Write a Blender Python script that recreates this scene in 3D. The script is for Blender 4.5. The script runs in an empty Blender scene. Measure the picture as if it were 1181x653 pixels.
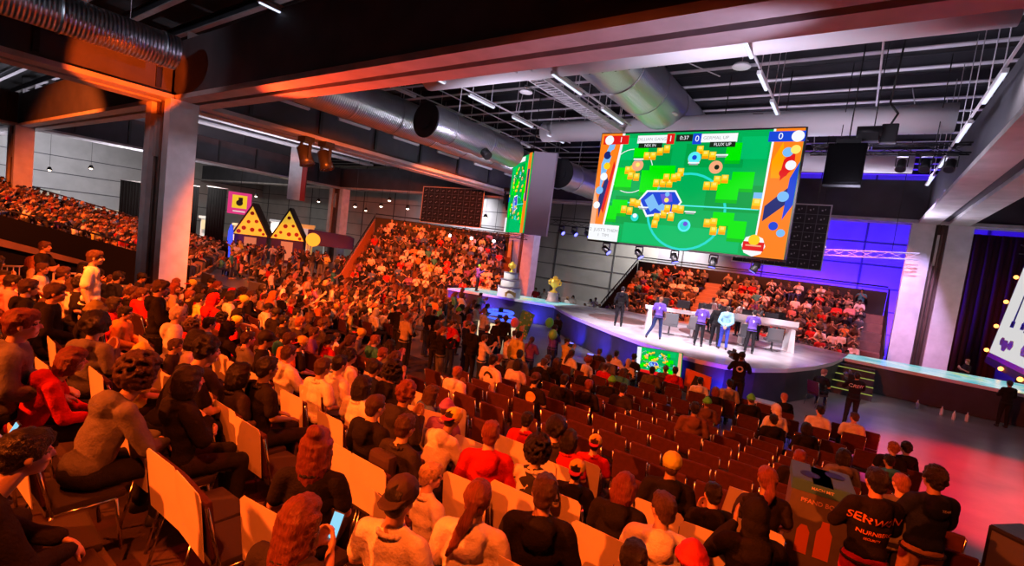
import bpy, bmesh, math, random
from mathutils import Vector, Matrix, Euler, noise
from mathutils.bvhtree import BVHTree
random.seed(7)
C = bpy.context.scene.collection
R = math.radians
V = Vector

# ------------------------------------------------------------------ helpers
def tag(o, label=None, cat=None, group=None, kind=None):
    if label: o['label'] = label
    if cat: o['category'] = cat
    if group: o['group'] = group
    if kind: o['kind'] = kind
    return o

def link(name, me, parent=None, mats=None):
    o = bpy.data.objects.new(name, me); C.objects.link(o)
    if parent: o.parent = parent
    if mats:
        for m in (mats if isinstance(mats, (list, tuple)) else [mats]): me.materials.append(m)
    return o

def empty(name, loc=(0, 0, 0), rz=0):
    o = bpy.data.objects.new(name, None); C.objects.link(o)
    o.empty_display_size = .1; o.location = loc; o.rotation_euler = (0, 0, rz)
    return o

MATS = {}
def mat(name, col=(.5, .5, .5), rough=.6, metal=0., var=0., scale=8., bump=0., bscale=40., obcol=False, emit=None, estr=0., spec=.5, stretch=None):
    if name in MATS: return MATS[name]
    m = bpy.data.materials.new(name); m.use_nodes = True; MATS[name] = m
    nt = m.node_tree; N = nt.nodes; L = nt.links
    b = N['Principled BSDF']
    b.inputs['Base Color'].default_value = (*col, 1); b.inputs['Roughness'].default_value = rough
    b.inputs['Metallic'].default_value = metal; b.inputs['Specular IOR Level'].default_value = spec
    tc = N.new('ShaderNodeTexCoord'); src = tc.outputs['Object']
    if stretch:
        mp = N.new('ShaderNodeMapping'); mp.inputs['Scale'].default_value = stretch
        L.new(src, mp.inputs['Vector']); src = mp.outputs['Vector']
    base = None
    if obcol:
        oi = N.new('ShaderNodeObjectInfo'); base = oi.outputs['Color']
        L.new(base, b.inputs['Base Color'])
    if var:
        n = N.new('ShaderNodeTexNoise'); n.inputs['Scale'].default_value = scale; n.inputs['Detail'].default_value = 5
        L.new(src, n.inputs['Vector'])
        mr = N.new('ShaderNodeMapRange'); mr.inputs[1].default_value = .3; mr.inputs[2].default_value = .7
        mr.inputs[3].default_value = 1 - var; mr.inputs[4].default_value = 1 + var
        L.new(n.outputs['Fac'], mr.inputs[0])
        mx = N.new('ShaderNodeMix'); mx.data_type = 'RGBA'; mx.blend_type = 'MULTIPLY'; mx.inputs[0].default_value = 1
        if base: L.new(base, mx.inputs[6])
        else: mx.inputs[6].default_value = (*col, 1)
        L.new(mr.outputs[0], mx.inputs[7]); L.new(mx.outputs[2], b.inputs['Base Color'])
    if bump:
        n2 = N.new('ShaderNodeTexNoise'); n2.inputs['Scale'].default_value = bscale; n2.inputs['Detail'].default_value = 4
        L.new(src, n2.inputs['Vector'])
        bp = N.new('ShaderNodeBump'); bp.inputs['Strength'].default_value = bump; bp.inputs['Distance'].default_value = .02
        L.new(n2.outputs['Fac'], bp.inputs['Height']); L.new(bp.outputs['Normal'], b.inputs['Normal'])
    if emit:
        b.inputs['Emission Color'].default_value = (*emit, 1); b.inputs['Emission Strength'].default_value = estr
    return m

def emi(name, col, s=1.):
    return mat(name, (.004, .004, .004), 1., emit=col, estr=s, spec=0.)

class MB:
    """collects shapes; each shape may carry a material slot"""
    def __init__(s): s.bm = bmesh.new()
    def _m(s, fs, mi, smooth=False):
        for f in fs: f.material_index = mi; f.smooth = smooth
    def box(s, c, d, rot=None, mi=0, bev=0):
        r = bmesh.ops.create_cube(s.bm, size=1)
        M = Matrix.Translation(c) @ (rot.to_matrix().to_4x4() if rot else Matrix()) @ Matrix.Diagonal((*d, 1))
        bmesh.ops.transform(s.bm, matrix=M, verts=r['verts'])
        fs = {f for v in r['verts'] for f in v.link_faces}
        if bev:
            es = list({e for v in r['verts'] for e in v.link_edges})
            g = bmesh.ops.bevel(s.bm, geom=es, offset=bev, segments=2, affect='EDGES', profile=.6)
            fs = set(g['faces']) | {f for f in fs if f.is_valid}
        s._m(fs, mi); return s
    def bb(s, a, b, mi=0, bev=0):
        a = V(a); b = V(b); return s.box((a + b) / 2, [abs(x) for x in (b - a)], None, mi, bev)
    def cyl(s, a, b, ra, rb=None, n=12, mi=0, caps=True, smooth=True):
        a = V(a); b = V(b); rb = ra if rb is None else rb; d = b - a
        r = bmesh.ops.create_cone(s.bm, cap_ends=caps, segments=n, radius1=ra, radius2=rb, depth=d.length)
        q = V((0, 0, 1)).rotation_difference(d.normalized()) if d.length else Matrix().to_quaternion()
        bmesh.ops.transform(s.bm, matrix=Matrix.Translation((a + b) / 2) @ q.to_matrix().to_4x4(), verts=r['verts'])
        fs = {f for v in r['verts'] for f in v.link_faces}
        for f in fs: f.material_index = mi; f.smooth = smooth and len(f.verts) <= 4
        return s
    def tube(s, pts, r, n=8, mi=0):
        for a, b in zip(pts, pts[1:]): s.cyl(a, b, r, n=n, mi=mi)
        for p in pts[1:-1]: s.ball(p, (r, r, r), mi=mi, sub=1)
        return s
    def ball(s, c, r, M=None, mi=0, sub=2):
        g = bmesh.ops.create_icosphere(s.bm, subdivisions=sub, radius=1)
        T = Matrix.Translation(c) @ (M if M else Matrix()) @ Matrix.Diagonal((*r, 1))
        bmesh.ops.transform(s.bm, matrix=T, verts=g['verts'])
        s._m({f for v in g['verts'] for f in v.link_faces}, mi, True); return s
    def cap(s, a, b, ra, rb, sub=2):
        a = V(a); b = V(b)
        s.ball(a, (ra,) * 3, sub=sub); s.ball(b, (rb,) * 3, sub=sub)
        if (b - a).length > 1e-4: s.cyl(a, b, ra, rb, n=14)
        return s
    def poly(s, pts, mi=0):
        f = s.bm.faces.new([s.bm.verts.new(p) for p in pts]); f.material_index = mi; return f
    def prism(s, pts, ext, mi=0):
        """closed slab: polygon pts pushed along ext"""
        ext = V(ext); a = [s.bm.verts.new(p) for p in pts]; b = [s.bm.verts.new(V(p) + ext) for p in pts]
        fs = [s.bm.faces.new(a[::-1]), s.bm.faces.new(b)]
        n = len(a)
        for i in range(n): fs.append(s.bm.faces.new((a[i], a[(i + 1) % n], b[(i + 1) % n], b[i])))
        s._m(fs, mi); return s
    def lathe(s, prof, n=20, c=(0, 0, 0), mi=0):
        c = V(c); rings = []
        for r, z in prof: rings.append([s.bm.verts.new(c + V((r * math.cos(6.2832 * i / n), r * math.sin(6.2832 * i / n), z))) for i in range(n)])
        for A, B in zip(rings, rings[1:]):
            for i in range(n):
                f = s.bm.faces.new((A[i], A[(i + 1) % n], B[(i + 1) % n], B[i])); f.material_index = mi; f.smooth = True
        for ring in (rings[0][::-1], rings[-1]):
            try: f = s.bm.faces.new(ring); f.material_index = mi
            except ValueError: pass
        return s
    def mesh(s, name):
        bmesh.ops.recalc_face_normals(s.bm, faces=s.bm.faces)
        me = bpy.data.meshes.new(name); s.bm.to_mesh(me); s.bm.free(); return me
    def build(s, name, mats, parent=None, loc=None):
        o = link(name, s.mesh(name), parent, mats)
        if loc: o.location = loc
        return o

def soft(mb, name, voxel=.012, smooth=4, ratio=.3, disp=0, dscale=.12):
    """one continuous skin over a heap of overlapping shapes"""
    me = bpy.data.meshes.new(name + '_raw'); mb.bm.to_mesh(me); mb.bm.free()
    o = bpy.data.objects.new('tmp', me); C.objects.link(o)
    m = o.modifiers.new('r', 'REMESH'); m.mode = 'VOXEL'; m.voxel_size = voxel
    if smooth: m = o.modifiers.new('s', 'SMOOTH'); m.iterations = smooth; m.factor = .5
    if disp:
        t = bpy.data.textures.new(name + '_fold', 'CLOUDS'); t.noise_scale = dscale; t.noise_depth = 2
        m = o.modifiers.new('d', 'DISPLACE'); m.texture = t; m.strength = disp; m.mid_level = .5
    if ratio < 1: m = o.modifiers.new('e', 'DECIMATE'); m.ratio = ratio
    dg = bpy.context.evaluated_depsgraph_get(); dg.update()
    r = bpy.data.meshes.new_from_object(o.evaluated_get(dg)); r.name = name
    bpy.data.objects.remove(o); bpy.data.meshes.remove(me)
    r.materials.clear()
    r.shade_smooth()
    return r

# ------------------------------------------------------------------ people
M_SKIN = mat('skin', (.6, .4, .3), .55, obcol=True, var=.06, scale=30)
M_EYE = mat('eye', (.02, .02, .02), .3)
M_LIP = mat('lip', (.35, .12, .1), .5)
M_SHOE = mat('shoe_leather', (.04, .04, .045), .6)
M_CLOTH = mat('cloth', (.5, .5, .5), .85, obcol=True, var=.12, scale=14, bump=.35, bscale=60, spec=.15)
M_TRIM = mat('rib_trim', (.05, .04, .04), .9, obcol=True, var=.45, scale=.01)
M_DENIM = mat('trouser_cloth', (.1, .1, .1), .85, obcol=True, var=.15, scale=20, bump=.3, bscale=90, spec=.15)
M_HAIR = mat('hair', (.05, .03, .02), .42, obcol=True, var=.35, scale=9, bump=.8, bscale=30, stretch=(14, 3, 1.6), spec=.5)
M_CAPC = mat('cap_cloth', (.3, .3, .3), .7, obcol=True, var=.08, bump=.2, bscale=80)
def patmat():
    m = mat('patterned_cloth', (.6, .58, .55), .85)
    nt = m.node_tree; N = nt.nodes; b = N['Principled BSDF']
    tc = N.new('ShaderNodeTexCoord'); v = N.new('ShaderNodeTexVoronoi'); v.inputs['Scale'].default_value = 11
    nt.links.new(tc.outputs['Object'], v.inputs['Vector'])
    cr = N.new('ShaderNodeValToRGB'); cr.color_ramp.interpolation = 'CONSTANT'
    cr.color_ramp.elements[0].color = (.02, .02, .02, 1); cr.color_ramp.elements[1].position = .5; cr.color_ramp.elements[1].color = (.6, .56, .5, 1)
    sp = N.new('ShaderNodeSeparateColor'); nt.links.new(v.outputs['Color'], sp.inputs[0]); nt.links.new(sp.outputs[0], cr.inputs[0])
    nt.links.new(cr.outputs[0], b.inputs['Base Color']); return m
M_PAT = patmat()

def hand(mb, w, d, n, side, curl=.5):
    """palm, four fingers, thumb. w wrist, d pointing direction, n palm normal (the way the fingers curl)"""
    d = V(d).normalized(); n = V(n); n = (n - d * n.dot(d)).normalized(); s = d.cross(n) * side
    Mx = Matrix((s, d, n)).transposed().to_4x4()
    mb.ball(w + d * .045, (.042, .052, .018), Mx)
    for i, (o, l) in enumerate(((-.031, .036), (-.011, .042), (.010, .040), (.030, .031))):
        p = w + d * .085 + s * o; a = curl * .8
        p1 = p + (d * math.cos(a) + n * math.sin(a)) * l; a2 = curl * 1.9
        p2 = p1 + (d * math.cos(a2) + n * math.sin(a2)) * l * .85
        mb.cap(p - d * .02, p1, .0105, .0095, 1); mb.cap(p1, p2, .0095, .008, 1)
    t0 = w + d * .03 - s * .036; t1 = t0 + (d * .6 - s * .75 + n * .25).normalized() * .038; t2 = t1 + (d * .85 + n * .5).normalized() * .03
    mb.cap(t0, t1, .0125, .011, 1); mb.cap(t1, t2, .011, .009, 1)

SEATARMS = {   # (elbow, wrist, finger dir, palm normal) for the right side (+x); mirrored for the left
    'lap':   ((.25, .03, .79), (.11, .27, .69), (-.35, .9, -.2), (0, 0, -1)),
    'lean':  ((.25, .30, .70), (.06, .50, .64), (-.5, .7, -.5), (-.6, 0, -.8)),
    'cross': ((.25, .10, .80), (-.03, .21, .86), (-1, 0, .1), (0, -1, 0)),
    'clap':  ((.25, .16, .84), (.06, .34, 1.02), (-.1, .6, .8), (-1, 0, 0)),
    'phone': ((.23, .07, .82), (.06, .30, .95), (-.25, .5, .8), (-.6, -.6, 0)),
}
STANDARMS = {
    'down':  ((.25, -.03, 1.14), (.27, .06, .90), (0, .15, -1), (-1, 0, 0)),
    'cross': ((.25, .10, 1.18), (-.03, .23, 1.22), (-1, 0, .1), (0, -1, 0)),
    'clap':  ((.26, .16, 1.22), (.06, .36, 1.40), (-.1, .6, .8), (-1, 0, 0)),
    'phone': ((.24, .06, 1.17), (.06, .30, 1.28), (-.25, .5, .8), (-.6, -.6, 0)),
    'back':  ((.25, -.10, 1.12), (.05, -.20, .96), (-.4, -.2, -.9), (0, 1, 0)),
    'stride': ((.25, -.05, 1.14), (.26, .14, .93), (0, .4, -.9), (-1, 0, 0)),
    'camera': ((.26, .18, 1.22), (.10, .30, 1.45), (-.3, .6, .7), (-1, 0, 0)),
    'wide':  ((.40, .05, 1.22), (.56, .18, 1.10), (.5, .5, -.6), (0, 0, 1)),
}
def figure(key, seat, arms, turn=0, tilt=0, far=False):
    """returns dict of meshes for one pose plus its head matrix; stands or sits at the origin facing +y"""
    lean = {'lean': 26, 'phone': 7, 'clap': 4}.get(arms, 2) if seat else 0
    hz = .55 if seat else .95
    A = (SEATARMS if seat else STANDARMS)[arms]
    Rl = Matrix.Rotation(R(-lean), 3, 'X')
    T = lambda x, y, z: V((0, 0, hz)) + Rl @ V((x, y, z))
    chest, belly, neck = T(0, .0, .40), T(0, .01, .2), T(0, -.01, .53)
    headp = T(0, .035, .68) + V((0, 0, .0)); 
    if arms == 'lean': headp += V((0, .01, .03))
    HM = Matrix.Translation(headp) @ Matrix.Rotation(R(turn), 4, 'Z') @ Matrix.Rotation(R(-tilt), 4, 'X')
    sh = [T(s * .168, -.005, .465) for s in (1, -1)]
    arm = []
    for s, shp in zip((1, -1), sh):
        e, w, fd, pn = [V(q) for q in A]
        if arms == 'cross' and s < 0: w = w + V((0, .035, -.05)); 
        m = lambda q: V((q.x * s, q.y, q.z))
        arm.append((shp, m(e), m(w), m(fd), m(pn), s))
    if seat:
        legs = [((s * .10, .02, .54), (s * .13, .46, .50), (s * .13, .44, .09)) for s in (1, -1)]
    elif arms == 'stride':
        legs = [((.09, .02, .92), (.12, .16, .52), (.16, .12, .09)), ((-.09, 0, .92), (-.17, .02, .52), (-.34, -.18, .10))]
    else:
        legs = [((s * .09, 0, .92), (s * .11, .03, .50), (s * .13, 0, .09)) for s in (1, -1)]
    out = {'head': HM, 'hz': hz}
    # body
    b = MB()
    def hb(c, r, sub=2, rot=None): b.ball(HM @ V(c), r, HM.to_3x3().to_4x4() @ (rot or Matrix()), sub=sub)
    hb((0, -.012, .025), (.074, .094, .092)); hb((0, .018, -.03), (.062, .072, .085)); hb((0, .052, -.082), (.034, .03, .024))
    hb((0, .094, -.012), (.012, .018, .022), 1); hb((0, .104, -.024), (.015, .013, .011), 1)
    hb((0, .076, -.058), (.026, .016, .008), 1); hb((0, .075, -.067), (.022, .015, .007), 1)
    for s in (1, -1):
        hb((s * .076, -.008, -.012), (.010, .019, .032), 2, Matrix.Rotation(R(-14 * s), 4, 'Z'))
        hb((s * .030, .080, .022), (.022, .010, .007), 1); hb((s * .042, .066, -.028), (.02, .018, .018), 1)
    b.cap(neck - V((0, .0, .03)), HM @ V((0, -.02, -.06)), .056, .052)
    b.ball(chest, (.145, .088, .16)); b.ball(belly, (.125, .085, .15)); b.ball(V((0, 0, hz)), (.145, .1, .1)); b.ball(T(0, 0, .44), (.17, .07, .07))
    for shp, e, w, fd, pn, s in arm:
        b.cap(shp, e, .048, .038); b.cap(e, w, .038, .025)
        hand(b, w, fd, pn, s, .55 if arms != 'clap' else .25)
    for h, k, a in legs:
        b.cap(h, k, .075, .052); b.cap(k, a, .05, .035)
        a = V(a); b.ball(a + V((0, .05, -.045)), (.043, .125, .042)); b.ball(a + V((0, -.02, -.02)), (.04, .05, .06))
    me = soft(b, 'person_' + key, .0085 if not far else .02, 2, .22)
    for m in (M_SKIN, M_EYE, M_LIP, M_SHOE): me.materials.append(m)
    Hi = HM.inverted()
    for p in me.polygons:
        c = Hi @ p.center
        if c.y > .05 and abs(abs(c.x) - .031) < .014 and abs(c.z - .004) < .008: p.material_index = 1
        elif c.y > .07 and abs(c.x) < .026 and abs(c.z + .062) < .012: p.material_index = 2
        elif p.center.z < .12: p.material_index = 3
    out['body'] = me
    # tops: tee (short sleeve) and hoodie (long sleeve, folded hood)
    for kind in ('tee', 'hoodie'):
        t = MB(); g = .014 if kind == 'tee' else .024
        t.ball(chest, (.15 + g, .09 + g, .165)); t.ball(belly, (.152 + g, .098 + g, .21)); t.ball(T(0, 0, .30), (.155 + g, .095 + g, .17)); t.ball(T(0, 0, .44), (.17 + g, .07 + g, .07))
        t.ball(T(0, .0, .05), (.155 + g, .112 + g, .11)); t.cap(T(0, -.01, .45), T(0, -.012, .512), .085, .062)
        for s in (1, -1): t.cap(T(s * .06, -.005, .5), T(s * .16, -.005, .465),   .05, .050 + g)
        for shp, e, w, fd, pn, s in arm:
            if kind == 'tee': t.cap(shp, shp.lerp(e, .72), .050 + g, .050 + g)
            else: t.cap(shp, e, .046 + g, .040 + g); t.cap(e, e.lerp(w, .93), .040 + g, .028 + g * .8)
        if kind == 'hoodie':
            t.ball(T(0, -.085, .50), (.125, .07, .07)); t.ball(T(0, -.115, .43), (.11, .045, .10)); t.cap(T(0, .13, .30), T(0, .125, .08), .012, .012)
            for s in (1, -1): t.cap(T(s * .075, -.05, .52), T(s * .045, .05, .50), .03, .022)
        out[kind] = soft(t, kind + '_' + key, .014, 4, .4, .036, .17)
        me = out[kind]; me.materials.append(M_CLOTH); me.materials.append(M_TRIM)
        bm = bmesh.new(); bm.from_mesh(me); c = MB()      # ribbed collar and hem
        rx, ry = (.082, .078) if kind == 'tee' else (.092, .085)
        c.tube([T(rx * math.cos(6.2832 * i / 16), ry * math.sin(6.2832 * i / 16) - .01, .503 + .012 * math.sin(-6.2832 * i / 16)) for i in range(17)], .015, 6)
        hw, hd = (.172, .132) if kind == 'tee' else (.182, .142)
        if not seat: c.tube([T(hw * math.cos(6.2832 * i / 20), hd * math.sin(6.2832 * i / 20), -.03) for i in range(21)], .014, 6)
        for f in c.bm.faces: f.material_index = 1; f.smooth = True
        t2 = bpy.data.meshes.new('t'); c.bm.to_mesh(t2); c.bm.free(); bm.from_mesh(t2); bpy.data.meshes.remove(t2)
        bm.to_mesh(me); bm.free()
    tr = MB()
    tr.ball(V((0, 0, hz)), (.165, .125, .115))
    for h, k, a in legs:
        tr.cap(h, k, .095, .068); tr.cap(k, V(a) + V((0, 0, .02)), .066, .052)
    out['trousers'] = soft(tr, 'trousers_' + key, .016, 3, .35, .018, .1)
    out['trousers'].materials.append(M_DENIM)
    return out

def hair_meshes():
    H = {}
    rnd = random.Random(3)
    def scalp(b, g=.012, low=-.03):
        b.ball((0, -.022, .03), (.078 + g, .092 + g, .09 + g)); b.ball((0, .012, .068), (.066 + g, .082 + g * .5, .045 + g))
        b.ball((0, -.06, low), (.062 + g * .6, .05 + g * .6, .06))
        for s in (1, -1): b.ball((s * .066, .005, .03), (.02, .045, .045))
    b = MB(); scalp(b, .010)
    for i in range(26):
        a = rnd.uniform(0, 6.28); r = rnd.uniform(0, .07); b.ball((r * math.cos(a), r * math.sin(a) * 1.2 - .005, .112 + rnd.uniform(-.012, .008) - r * r * 4), (.016, .022, .014), sub=1)
    H['short'] = soft(b, 'short_hair', .009, 1, .5, .012, .02)
    b = MB(); scalp(b, .003); H['bald'] = soft(b, 'cropped_hair', .010, 1, .5)
    def tufts(b, n, r0, rr, zmin):
        for i in range(n):
            d = V((rnd.gauss(0, 1), rnd.gauss(0, 1), rnd.gauss(0, 1))).normalized()
            if d.z < zmin or (d.y > .45 and d.z < .45): continue
            p = V((d.x * .088, d.y * .1 - .018, d.z * .105 + .03)) * r0; q = rnd.uniform(.7, 1.2) * rr
            b.ball(p, (q, q, q), sub=1)
    b = MB(); scalp(b, .03); tufts(b, 330, 1.42, .021, -.8); H['curly'] = soft(b, 'curly_hair', .0075, 0, .6)
    b = MB(); scalp(b, .008); tufts(b, 150, 1.03, .020, -.4); H['curlys'] = soft(b, 'short_curls', .009, 0, .5, .012, .012)
    b = MB(); scalp(b, .02); tufts(b, 260, 1.22, .03, -.45); H['afro'] = soft(b, 'afro_hair', .011, 1, .5, .012, .015)
    def long_(b, zl, w=.075):
        scalp(b, .016)
        for i in range(13):
            a = R(-115 + i * 230 / 12) - math.pi / 2
            x, y = math.cos(a) * .083, math.sin(a) * .088 - .015
            k = rnd.uniform(.9, 1.1)
            b.cap((x, y, .03), (x * 1.08, y * 1.02 - .01, zl * .55 * k), .027, .026); b.cap((x * 1.08, y * 1.02 - .01, zl * .55 * k), (x * .95, y - .015, zl * k), .026, .012)
        b.ball((0, -.085, zl * .45), (w, .04, abs(zl) * .55))
    b = MB(); long_(b, -.30); H['long'] = soft(b, 'long_hair', .010, 1, .5, .018, .03)
    b = MB(); long_(b, -.13); H['bob'] = soft(b, 'bobbed_hair', .010, 1, .5, .014, .03)
    b = MB(); long_(b, -.26); b.ball((0, -.075, .125), (.055, .055, .05)); b.ball((.02, -.09, .12), (.035, .04, .04)); H['bunlong'] = soft(b, 'hair_with_bun', .010, 1, .5, .018, .03)
    b = MB(); scalp(b, .014); b.ball((0, -.125, .0), (.03, .03, .03))
    for p, q, ra, rb in (((0, -.12, .0), (-.02, -.17, -.08), .033, .045), ((-.02, -.17, -.08), (-.07, -.17, -.22), .045, .035), ((-.07, -.17, -.22), (-.12, -.15, -.33), .035, .012)): b.cap(p, q, ra, rb)
    H['pony'] = soft(b, 'ponytail', .010, 1, .5, .016, .03)
    for m in H.values(): m.materials.append(M_HAIR)
    # headgear
    b = MB(); b.ball((0, -.01, .035), (.094, .108, .098)); b.ball((0, -.012, .10), (.05, .055, .045))
    for i in range(20):
        a = i * 6.2832 / 20; b.ball((.092 * math.cos(a), .106 * math.sin(a) - .01, .028), (.018, .018, .024), sub=1)
    H['beanie'] = soft(b, 'knitted_hat', .009, 1, .5, .006, .01); H['beanie'].materials.append(M_CAPC)
    b = MB(); b.ball((0, -.010, .042), (.098, .115, .098)); b.ball((0, -.01, .03), (.1, .117, .03)); b.ball((0, -.008, .133), (.012, .012, .006), sub=1)
    H['cap'] = soft(b, 'cap', .008, 1, .5); H['cap'].materials.append(M_CAPC)
    b = MB(); b.ball((0, .10, .022), (.078, .085, .012), Matrix.Rotation(R(-8), 4, 'X')); b.ball((0, .06, .03), (.085, .05, .014))
    H['brim'] = soft(b, 'brim', .008, 2, .5); H['brim'].materials.append(M_CAPC)
    b = MB(); b.ball((0, -.02, .03), (.103, .112, .118)); b.ball((0, -.05, -.06), (.105, .095, .09)); b.ball((0, -.07, -.13), (.11, .075, .06))
    for i in range(13):
        a = R(-70 + i * 320 / 12); b.ball((.092 * math.cos(a), .055, .02 + .115 * math.sin(a)), (.022, .03, .022), sub=1)
    H['hoodup'] = soft(b, 'raised_hood', .011, 2, .4, .014, .07); H['hoodup'].materials.append(M_CLOTH)
    return H

SKINS = [(.62, .40, .29), (.55, .34, .24), (.66, .45, .34), (.42, .25, .17), (.30, .17, .11), (.60, .39, .28)]
HAIRC = {'black': (.012, .010, .010), 'brown': (.07, .035, .02), 'auburn': (.22, .065, .03), 'red': (.20, .05, .025), 'ginger': (.32, .12, .05),
         'blond': (.62, .42, .20), 'white': (.6, .55, .5), 'pink': (.5, .2, .16)}
TOPC = {'black': (.014, .013, .014), 'dark': (.035, .03, .035), 'white': (.78, .76, .73), 'grey': (.15, .15, .16), 'red': (.55, .015, .015), 'orange': (.8, .28, .06),
        'yellow': (.65, .6, .12), 'navy': (.012, .018, .06), 'beige': (.36, .30, .22), 'brown': (.14, .075, .05), 'olive': (.12, .11, .06), 'teal': (.05, .3, .35),
        'purple': (.22, .08, .35), 'pattern': (.5, .5, .5), 'blue': (.08, .16, .45), 'green': (.08, .3, .1), 'pink': (.6, .25, .3), 'skyblue': (.25, .55, .8), 'violet': (.14, .08, .5)}
TROUC = {'dark': (.02, .02, .025), 'red': (.40, .02, .02), 'tan': (.42, .25, .13), 'blue': (.03, .05, .16), 'bright_blue': (.05, .08, .6), 'grey': (.15, .15, .16)}
GEAR = {'capback': ('cap', (.05, .03, .03), 'back'), 'capy': ('cap', (.75, .62, .05), 'back'), 'capg': ('cap', (.55, .62, .06), 'front'), 'capn': ('beanie', (.12, .75, .08), None),
        'beanie': ('beanie', (.1, .1, .1), None), 'capk': ('cap', (.01, .01, .012), 'front')}
BEANC = {'bred': (.5, .02, .02), 'byellow': (.65, .62, .1), 'bolive': (.22, .2, .05), 'bpurple': (.35, .1, .5)}

POSES = {}
def pose(seat, arms, turn=0):
    tq = 35 if turn > 18 else (-35 if turn < -18 else 0)
    k = ('seated' if seat else 'standing') + '_' + arms + {35: '_left', -35: '_right', 0: ''}[tq]
    if k not in POSES: POSES[k] = figure(k, seat, arms, tq, 6 if arms in ('lean', 'phone') else 0)
    return POSES[k], tq
HAIR = hair_meshes()

def person(loc, seat, arms, turn, hair, haircol, top, topcol, trou, sc, extra, label, group=None, rnd=random):
    """a person at loc; turn = heading to the left of +y in degrees, shared between body and head"""
    body_turn = turn * .55 if abs(turn) > 30 else turn
    P, tq = pose(seat, arms, turn - body_turn if abs(turn) > 30 else 0)
    if abs(turn) > 30: body_turn = turn - tq
    o = link('person', P['body']); o.location = loc; o.rotation_euler = (0, 0, R(body_turn)); o.scale = (sc,) * 3
    o.color = (*[c * rnd.uniform(.9, 1.1) for c in rnd.choice(SKINS)], 1)
    tag(o, label, 'person', group)
    def kid(name, me, col, M=None, par=o):
        k = link(name, me, par); k.color = (*col, 1)
        if M is not None: k.matrix_local = M
        return k
    tm = P['tee' if top in ('tee', 'stripe') else 'hoodie']
    t = kid('t_shirt' if top == 'tee' else ('shirt' if top == 'stripe' else 'hooded_jumper'), tm, TOPC[topcol])
    if topcol == 'pattern':
        t.material_slots[0].link = 'OBJECT'; t.material_slots[0].material = M_PAT
    kid('trousers', P['trousers'], TROUC[trou])
    HM = P['head']
    hc = HAIRC[haircol]
    if hair in GEAR:
        g, gc, br = GEAR[hair]; gc = next((BEANC[e] for e in BEANC if e in extra), gc)
        kid('hair', HAIR['bald'], hc, HM)
        M = HM @ Matrix.Rotation(math.pi if br == 'back' else 0, 4, 'Z')
        c = kid('cap' if g == 'cap' else 'knitted_hat', HAIR[g], gc, M)
        if g == 'cap':
            bc = (.5, .03, .08) if hair == 'capy' else gc
            kid('brim', HAIR['brim'], bc, Matrix(), c)
    elif hair == 'hoodup': kid('raised_hood', HAIR['hoodup'], TOPC[topcol], HM)
    else: kid('hair', HAIR[hair], hc, HM)
    return o, P, t
# ------------------------------------------------------------------ materials of the hall
CONC = mat('concrete_floor', (.23, .22, .23), .28, var=.25, scale=.8, bump=.15, bscale=3)
RISER = mat('riser_carpet', (.055, .035, .035), .9, var=.3, scale=6, bump=.3, bscale=120)
CEIL = mat('ceiling_deck', (.007, .007, .009), .8, var=.3, scale=1.5)
STEEL = mat('painted_steel', (.55, .53, .57), .5, var=.12, scale=3)
BEAMM = mat('beam_paint', (.42, .40, .40), .55, var=.18, scale=1.4)
BEAMW = mat('beam_web', (.05, .05, .06), .7, var=.2, scale=1.2)
COLM = mat('column_plaster', (.62, .60, .62), .6, var=.12, scale=2.2)
BROWN = mat('brown_cladding', (.13, .075, .06), .6, var=.2, scale=2)
DARK = mat('black_metal', (.012, .012, .014), .5)
BLACKC = mat('black_drape', (.006, .006, .007), 1., spec=.05, bump=.3, bscale=12)
WALLM = mat('wall_panel', (.42, .41, .41), .7, var=.1, scale=.7)
WALLB = mat('wall_panel_violet', (.34, .33, .40), .7, var=.12, scale=.7)
MAROON = mat('maroon_drape', (.10, .025, .03), .9, bump=.5, bscale=5, stretch=(4, 4, .2))
SEAM = mat('wall_seam', (.10, .10, .11), .8)
def galvanised():
    m = mat('galvanised_duct', (.62, .64, .68), .28, metal=1.)
    nt = m.node_tree; N = nt.nodes; b = N['Principled BSDF']; tc = N.new('ShaderNodeTexCoord')
    w = N.new('ShaderNodeTexWave'); w.wave_type = 'BANDS'; w.bands_direction = 'Y'; w.inputs['Scale'].default_value = 3.2
    nt.links.new(tc.outputs['Object'], w.inputs['Vector'])
    bp = N.new('ShaderNodeBump'); bp.inputs['Strength'].default_value = .5; bp.inputs['Distance'].default_value = .03
    nt.links.new(w.outputs['Fac'], bp.inputs['Height']); nt.links.new(bp.outputs['Normal'], b.inputs['Normal'])
    b.inputs['Roughness'].default_value = .32
    return m
DUCT = galvanised()
FABRIC = mat('white_fabric_duct', (.72, .72, .75), .6)
RED = mat('red_paint', (.6, .02, .02), .5)
STAGEF = mat('stage_floor', (.62, .58, .62), .22, var=.22, scale=.9, bump=.05, bscale=2)
FASC = mat('stage_fascia', (.035, .032, .05), .5, var=.2, scale=2)
WHITE = mat('white_laminate', (.8, .8, .82), .35)
CHROME = mat('chrome', (.75, .75, .75), .2, metal=1.)
GREYM = mat('grey_plastic', (.12, .12, .13), .5)

def struct(name, mb, mats, loc=None): return tag(mb.build(name, mats, None, loc), kind='structure')

ROOFZ = 11.86
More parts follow.
